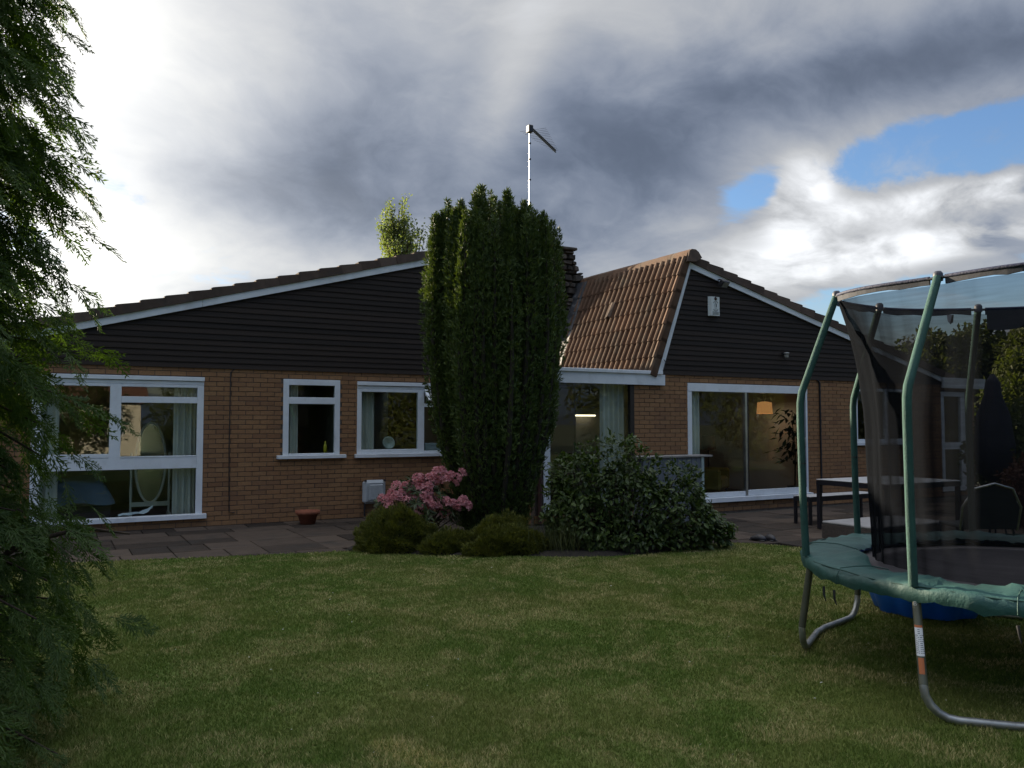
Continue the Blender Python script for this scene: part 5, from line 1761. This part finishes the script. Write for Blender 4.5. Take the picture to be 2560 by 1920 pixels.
# ---- trees beyond the house
def leafy(name, loc, label, n_leaf, size, blobs, m, trunk_h, trunk_r, group=None, seed=0):
    e = plant(name, loc, label, 'tree', group)
    r2 = np.random.default_rng(seed)
    w = np.array([b_[3] * b_[4] * b_[5] for b_ in blobs]) ** 0.67
    cnt = (n_leaf * w / w.sum()).astype(int)
    PP, NN = [], []
    for b_, c_ in zip(blobs, cnt):
        d_ = unit(r2.normal(size=(c_, 3)))
        lump = 1 + 0.16 * np.sin(d_[:, :1] * 7 + seed) * np.cos(d_[:, 1:2] * 6) + 0.12 * np.sin(d_[:, 2:] * 9 + d_[:, :1] * 5 + seed)
        rad_ = r2.uniform(0.55, 1.0, (c_, 1)) ** 0.5 * lump
        PP.append(np.array(b_[:3]) + d_ * rad_ * np.array(b_[3:6]))
        NN.append(d_)
    PP, NN = np.concatenate(PP), np.concatenate(NN)
    V, F = leaf_arrays(PP, r2.normal(size=PP.shape) + NN * 0.4, NN + r2.normal(0, 0.5, PP.shape), r2.uniform(0.7, 1.3, len(PP)) * size, r2.uniform(0.45, 0.75, len(PP)) * size)
    setp(np_mesh('crown', V, F, m, e, np.repeat(r2.random(len(PP)), 4)), kind='stuff')
    tr = MB().tube([(0, 0, -0.06), (0.05, 0, trunk_h * 0.5), (0, 0.05, trunk_h)], [trunk_r, trunk_r * 0.75, trunk_r * 0.3], 8)
    for b_ in blobs:
        tr.tube([(0, 0, trunk_h * 0.45), (b_[0] * 0.5, b_[1] * 0.5, (trunk_h * 0.5 + b_[2]) / 2), tuple(b_[:3])], [trunk_r * 0.5, trunk_r * 0.32, trunk_r * 0.1], 6, caps=False)
    tr.build('trunk', M_bark, e)
    return e


M_far = leaf_mat('far_leaf', (0.030, 0.042, 0.010), (0.080, 0.095, 0.022), 0.7, 0.35, 0.7)
M_bright = leaf_mat('spring_leaf', (0.050, 0.070, 0.012), (0.115, 0.135, 0.028), 0.6, 0.35, 0.8)
M_pop = leaf_mat('poplar_leaf', (0.085, 0.115, 0.045), (0.17, 0.20, 0.085), 0.6, 0.45, 0.9)

# poplar above the left roof
pop = plant('poplar_tree', (16.2, 41.9, 0), 'slim pale green poplar rising behind the left roof', 'tree')
MB().tube([(0, 0, 0), (0, 0, 7), (0.05, 0, 13.2)], [0.28, 0.18, 0.02], 8).build('trunk', M_bark, pop)
br_ = MB()
Pp, Dp = [], []
for k in range(105):
    th = random.uniform(0, 2 * math.pi)
    z0 = random.uniform(3.0, 11.9)
    ln = random.uniform(1.6, 3.2) * (1.0 if z0 < 9 else 0.75)
    spread_ = float(np.interp(z0, [2, 6, 9, 11.5], [2.8, 2.8, 2.0, 0.7])) * random.uniform(0.35, 1.0)
    p0 = Vector((0, 0, z0)); p2 = Vector((math.cos(th) * spread_, math.sin(th) * spread_, min(14.4, z0 + ln)))
    p1 = Vector((math.cos(th) * spread_ * 0.75, math.sin(th) * spread_ * 0.75, z0 + ln * 0.4))
    br_.tube([p0, p1, p2], [0.05, 0.03, 0.008], 4, caps=False)
    for j in range(120):
        u_ = random.uniform(0.15, 1.0)
        c_ = p0.lerp(p1, u_ * 2) if u_ < .5 else p1.lerp(p2, u_ * 2 - 1)
        Pp.append(c_ + Vector([random.gauss(0, 0.13) for _ in range(3)]))
Pp = np.array(Pp)
V, F = leaf_arrays(Pp, rnd_unit(len(Pp)) + np.array([0, 0, 0.3]), rnd_unit(len(Pp)), rng.uniform(0.10, 0.17, len(Pp)), rng.uniform(0.08, 0.13, len(Pp)))
setp(np_mesh('crown', V, F, M_pop, pop, np.repeat(rng.random(len(Pp)), 4)), kind='stuff')
br_.build('branches', M_bark, pop)


def at(u, dist_, z=0.0):
    """ground point `dist_` metres away towards the compass bearing `u` (degrees from +Y)"""
    return (dist_ * math.sin(R(u)), dist_ * math.cos(R(u)), z)


leafy('broadleaf_tree', at(56.2, 42), 'round topped dark tree beyond the eaves, nearest the roof end', 9000, 0.30, [(0, 0, 3.2, 1.9, 2.2, 2.6), (-1.1, 0, 2.2, 1.5, 1.6, 1.8), (1.2, 0, 3.0, 1.5, 1.6, 1.9)], M_far, 3.5, 0.2, seed=3)
leafy('broadleaf_tree', at(59.2, 44), 'tallest dark tree beyond the trampoline net with twin rounded heads', 9000, 0.30, [(-0.9, 0, 3.6, 1.6, 1.8, 2.4), (1.0, 0.3, 3.4, 1.6, 1.8, 2.3), (0, 0, 2.0, 2.3, 2.0, 1.8)], M_far, 3.6, 0.2, seed=5)
leafy('broadleaf_tree', at(62.6, 40), 'broad dark tree behind the sunlit yellow green tree', 9000, 0.30, [(0, 0, 3.6, 2.4, 2.2, 2.5), (1.7, 0.4, 3.2, 1.8, 1.8, 2.2)], M_far, 3.6, 0.2, seed=7)
leafy('broadleaf_tree', at(61.5, 25), 'sunlit yellow green tree beyond the covered parasol', 9000, 0.17, [(0, 0, 2.0, 1.2, 1.2, 1.5), (0.9, 0.3, 2.3, 1.1, 1.1, 1.4), (-0.5, -0.2, 1.0, 1.1, 1.0, 1.0)], M_bright, 2.2, 0.12, seed=9)
leafy('garden_shrub', at(60.4, 18.4), 'dark green shrub filling the corner beside the back door', 5000, 0.12, [(0, 0, 0.9, 0.9, 0.8, 1.0), (1.1, 0.4, 1.0, 1.0, 0.9, 1.1)], M_far, 1.0, 0.05, seed=10)
leafy('red_shrub', at(61.2, 15.2), 'red brown leaved shrub on the patio beyond the side table', 3500, 0.085, [(0, 0, 0.55, 0.55, 0.5, 0.5), (0.5, 0.2, 0.5, 0.5, 0.5, 0.45)], leaf_mat('red_leaf', (0.060, 0.020, 0.012), (0.13, 0.055, 0.025), 0.6, 0.3), 0.5, 0.03, seed=12)
# hedge and trees on the other side of the garden (the windows mirror them)
side = [((27.5, -3.5, 0), 1.0, M_bright, 'tall sunlit tree on the far side of the garden', 1), ((23.0, -7.0, 0), 1.1, M_far, 'dense green tree behind the far hedge', 2), ((32.5, 0.5, 0), 1.05, M_far, 'spreading tree by the far corner of the garden', 3),
        ((16.5, -12.0, 0), 1.0, M_bright, 'pale green tree at the bottom of the garden', 4), ((11.0, -14.5, 0), 1.15, M_far, 'dark rounded tree at the bottom of the garden', 5), ((5.3, -11.5, 0), 0.62, M_bright, 'small yellow green tree before the white bungalow', 6),
        ((-4.5, -12.5, 0), 1.0, M_far, 'large dark tree behind the lawn', 7), ((0.75, -5.2, 0), 0.60, M_far, 'dark bushy tree at the back of the lawn before the white bungalow', 8)]
for (loc, s_, m_, lab, sd_) in side:
    e = leafy('garden_tree', loc, lab, 6500, 0.20, [(0, 0, 4.0, 2.0, 2.0, 2.3), (1.2, 0.5, 3.0, 1.7, 1.7, 1.7), (-1.2, -0.4, 2.8, 1.7, 1.7, 1.8), (0, -0.8, 1.6, 1.9, 1.6, 1.5)], m_, 3.6, 0.18, seed=20 + sd_)
    e.scale = (s_, s_, s_)
for (loc, s_, lab, sd_) in (((-4.6, 20.5, 0), 1.0, 'unseen tree added to shade the lawn, beside the far end of the bedroom wing', 31), ((-7.6, 19.0, 0), 1.05, 'unseen bushy tree added to shade the lawn, out beyond the bedroom wing', 32), ((-11.5, 17.5, 0), 0.9, 'unseen tree added to shade the lawn, farthest from the bedroom wing', 33)):  # trees added out of view to keep the low sun off the lawn
    e = leafy('garden_tree', loc, lab, 9000, 0.36, [(0, 0, 3.6, 2.2, 2.0, 2.0), (1.2, 0.5, 2.6, 1.9, 1.7, 1.9), (-1.2, -0.4, 2.4, 1.9, 1.7, 1.9), (0, -0.4, 1.4, 2.2, 1.8, 1.6)], M_far, 3.2, 0.2, seed=sd_)
    e.scale = (s_, s_, s_)
wh = setp(empty('white_bungalow', (-0.9, -23, 0)), 'white walled bungalow with a brown roof across the garden', 'house')
M_render = mat('white_render', (0.62, 0.58, 0.48), 0.9, 0.08, 1.0)
MB().box(-6, 4.9, -4, 4, -0.05, 2.75).build('wall', M_render, wh)
MB().add([(-6.4, 4.4, 2.6), (5.3, 4.4, 2.6), (5.3, 0, 4.6), (-6.4, 0, 4.6), (5.3, -4.4, 2.6), (-6.4, -4.4, 2.6)], [(0, 1, 2, 3), (3, 2, 4, 5), (0, 3, 5), (1, 4, 2)]).build('roof', mat('red_brown_roof', (0.16, 0.075, 0.05), 0.9), wh)
for x_ in (-3.8, 0.6, 3.4):
    wd = MB().box(x_ - 0.6, x_ + 0.6, 3.98, 4.02, 1.0, 2.1).build('window', M_glass if False else M_black, wh)
    MB().box(x_ - 0.68, x_ + 0.68, 4.021, 4.05, 2.101, 2.18).box(x_ - 0.68, x_ + 0.68, 4.021, 4.05, 0.92, 0.999).box(x_ - 0.68, x_ - 0.601, 4.021, 4.05, 1.0, 2.1).box(x_ + 0.601, x_ + 0.68, 4.021, 4.05, 1.0, 2.1).box(x_ - 0.04, x_ + 0.04, 4.021, 4.05, 1.0, 2.1).build('frame', M_upvc, wd)

# ---- grass blades on the lawn
rng = np.random.default_rng(5)
N_G = 560000
# density falls with distance from the standing point
dd_ = 3.0 + (12.5 - 3.0) * rng.random(N_G * 2) ** 1.25
aa_ = np.radians(rng.uniform(-6.0, 64.0, N_G * 2))
gx, gy = dd_ * np.sin(aa_), dd_ * np.cos(aa_)
keep = gy < np.interp(gx, [q[0] for q in LAWN_EDGE], [q[1] for q in LAWN_EDGE]) + rng.normal(0, 0.035, len(gx))
gx, gy = gx[keep][:N_G], gy[keep][:N_G]
n_ = len(gx)
dg = np.hypot(gx, gy)
lean = rng.normal(0, 0.42, (n_, 2))
patch_ = 0.5 + 0.5 * np.sin(gx * 2.3 + 1.1 * np.sin(gy * 1.7)) * np.sin(gy * 2.9 + np.sin(gx * 2.1))
hgt = (rng.uniform(0.011, 0.025, n_) * (0.8 + 0.45 * patch_))
wid = rng.uniform(0.0024, 0.0042, n_) * np.clip(dg / 4.5, 1, 2.4)
ori = rng.uniform(0, np.pi, n_)
sx, sy = np.cos(ori) * wid, np.sin(ori) * wid
base = np.stack([gx, gy, np.full(n_, 0.011)], 1)
V = np.stack([base + np.stack([sx, sy, 0 * sx], 1), base - np.stack([sx, sy, 0 * sx], 1), base + np.stack([lean[:, 0] * hgt, lean[:, 1] * hgt, hgt], 1)], 1).reshape(-1, 3)
F = np.arange(n_ * 3).reshape(-1, 3)
setp(np_mesh('grass', V, F, M_lawn, None, np.repeat(rng.random(n_), 3)), 'short mown lawn grass with dry straw coloured patches', 'grass', kind='stuff')
# fallen petals and a few daisies too small to pick apart
n_ = 60
ang_, ds_ = np.radians(rng.uniform(2, 58, n_)), rng.uniform(4, 9.5, n_)
Pq = np.stack([ds_ * np.sin(ang_), ds_ * np.cos(ang_), np.full(n_, 0.03)], 1)
V, F = leaf_arrays(Pq, rnd_unit(n_) * [1, 1, .2], np.array([0, 0, 1.0]) + rng.normal(0, .3, (n_, 3)), rng.uniform(0.012, 0.028, n_), rng.uniform(0.008, 0.014, n_))
setp(np_mesh('fallen_petals', V, F, mat('pale_petal', (0.5, 0.5, 0.42), 0.8), None, np.repeat(rng.random(n_), 4)), 'scattered pale petals and leaf litter lying on the lawn', 'petals', kind='stuff')
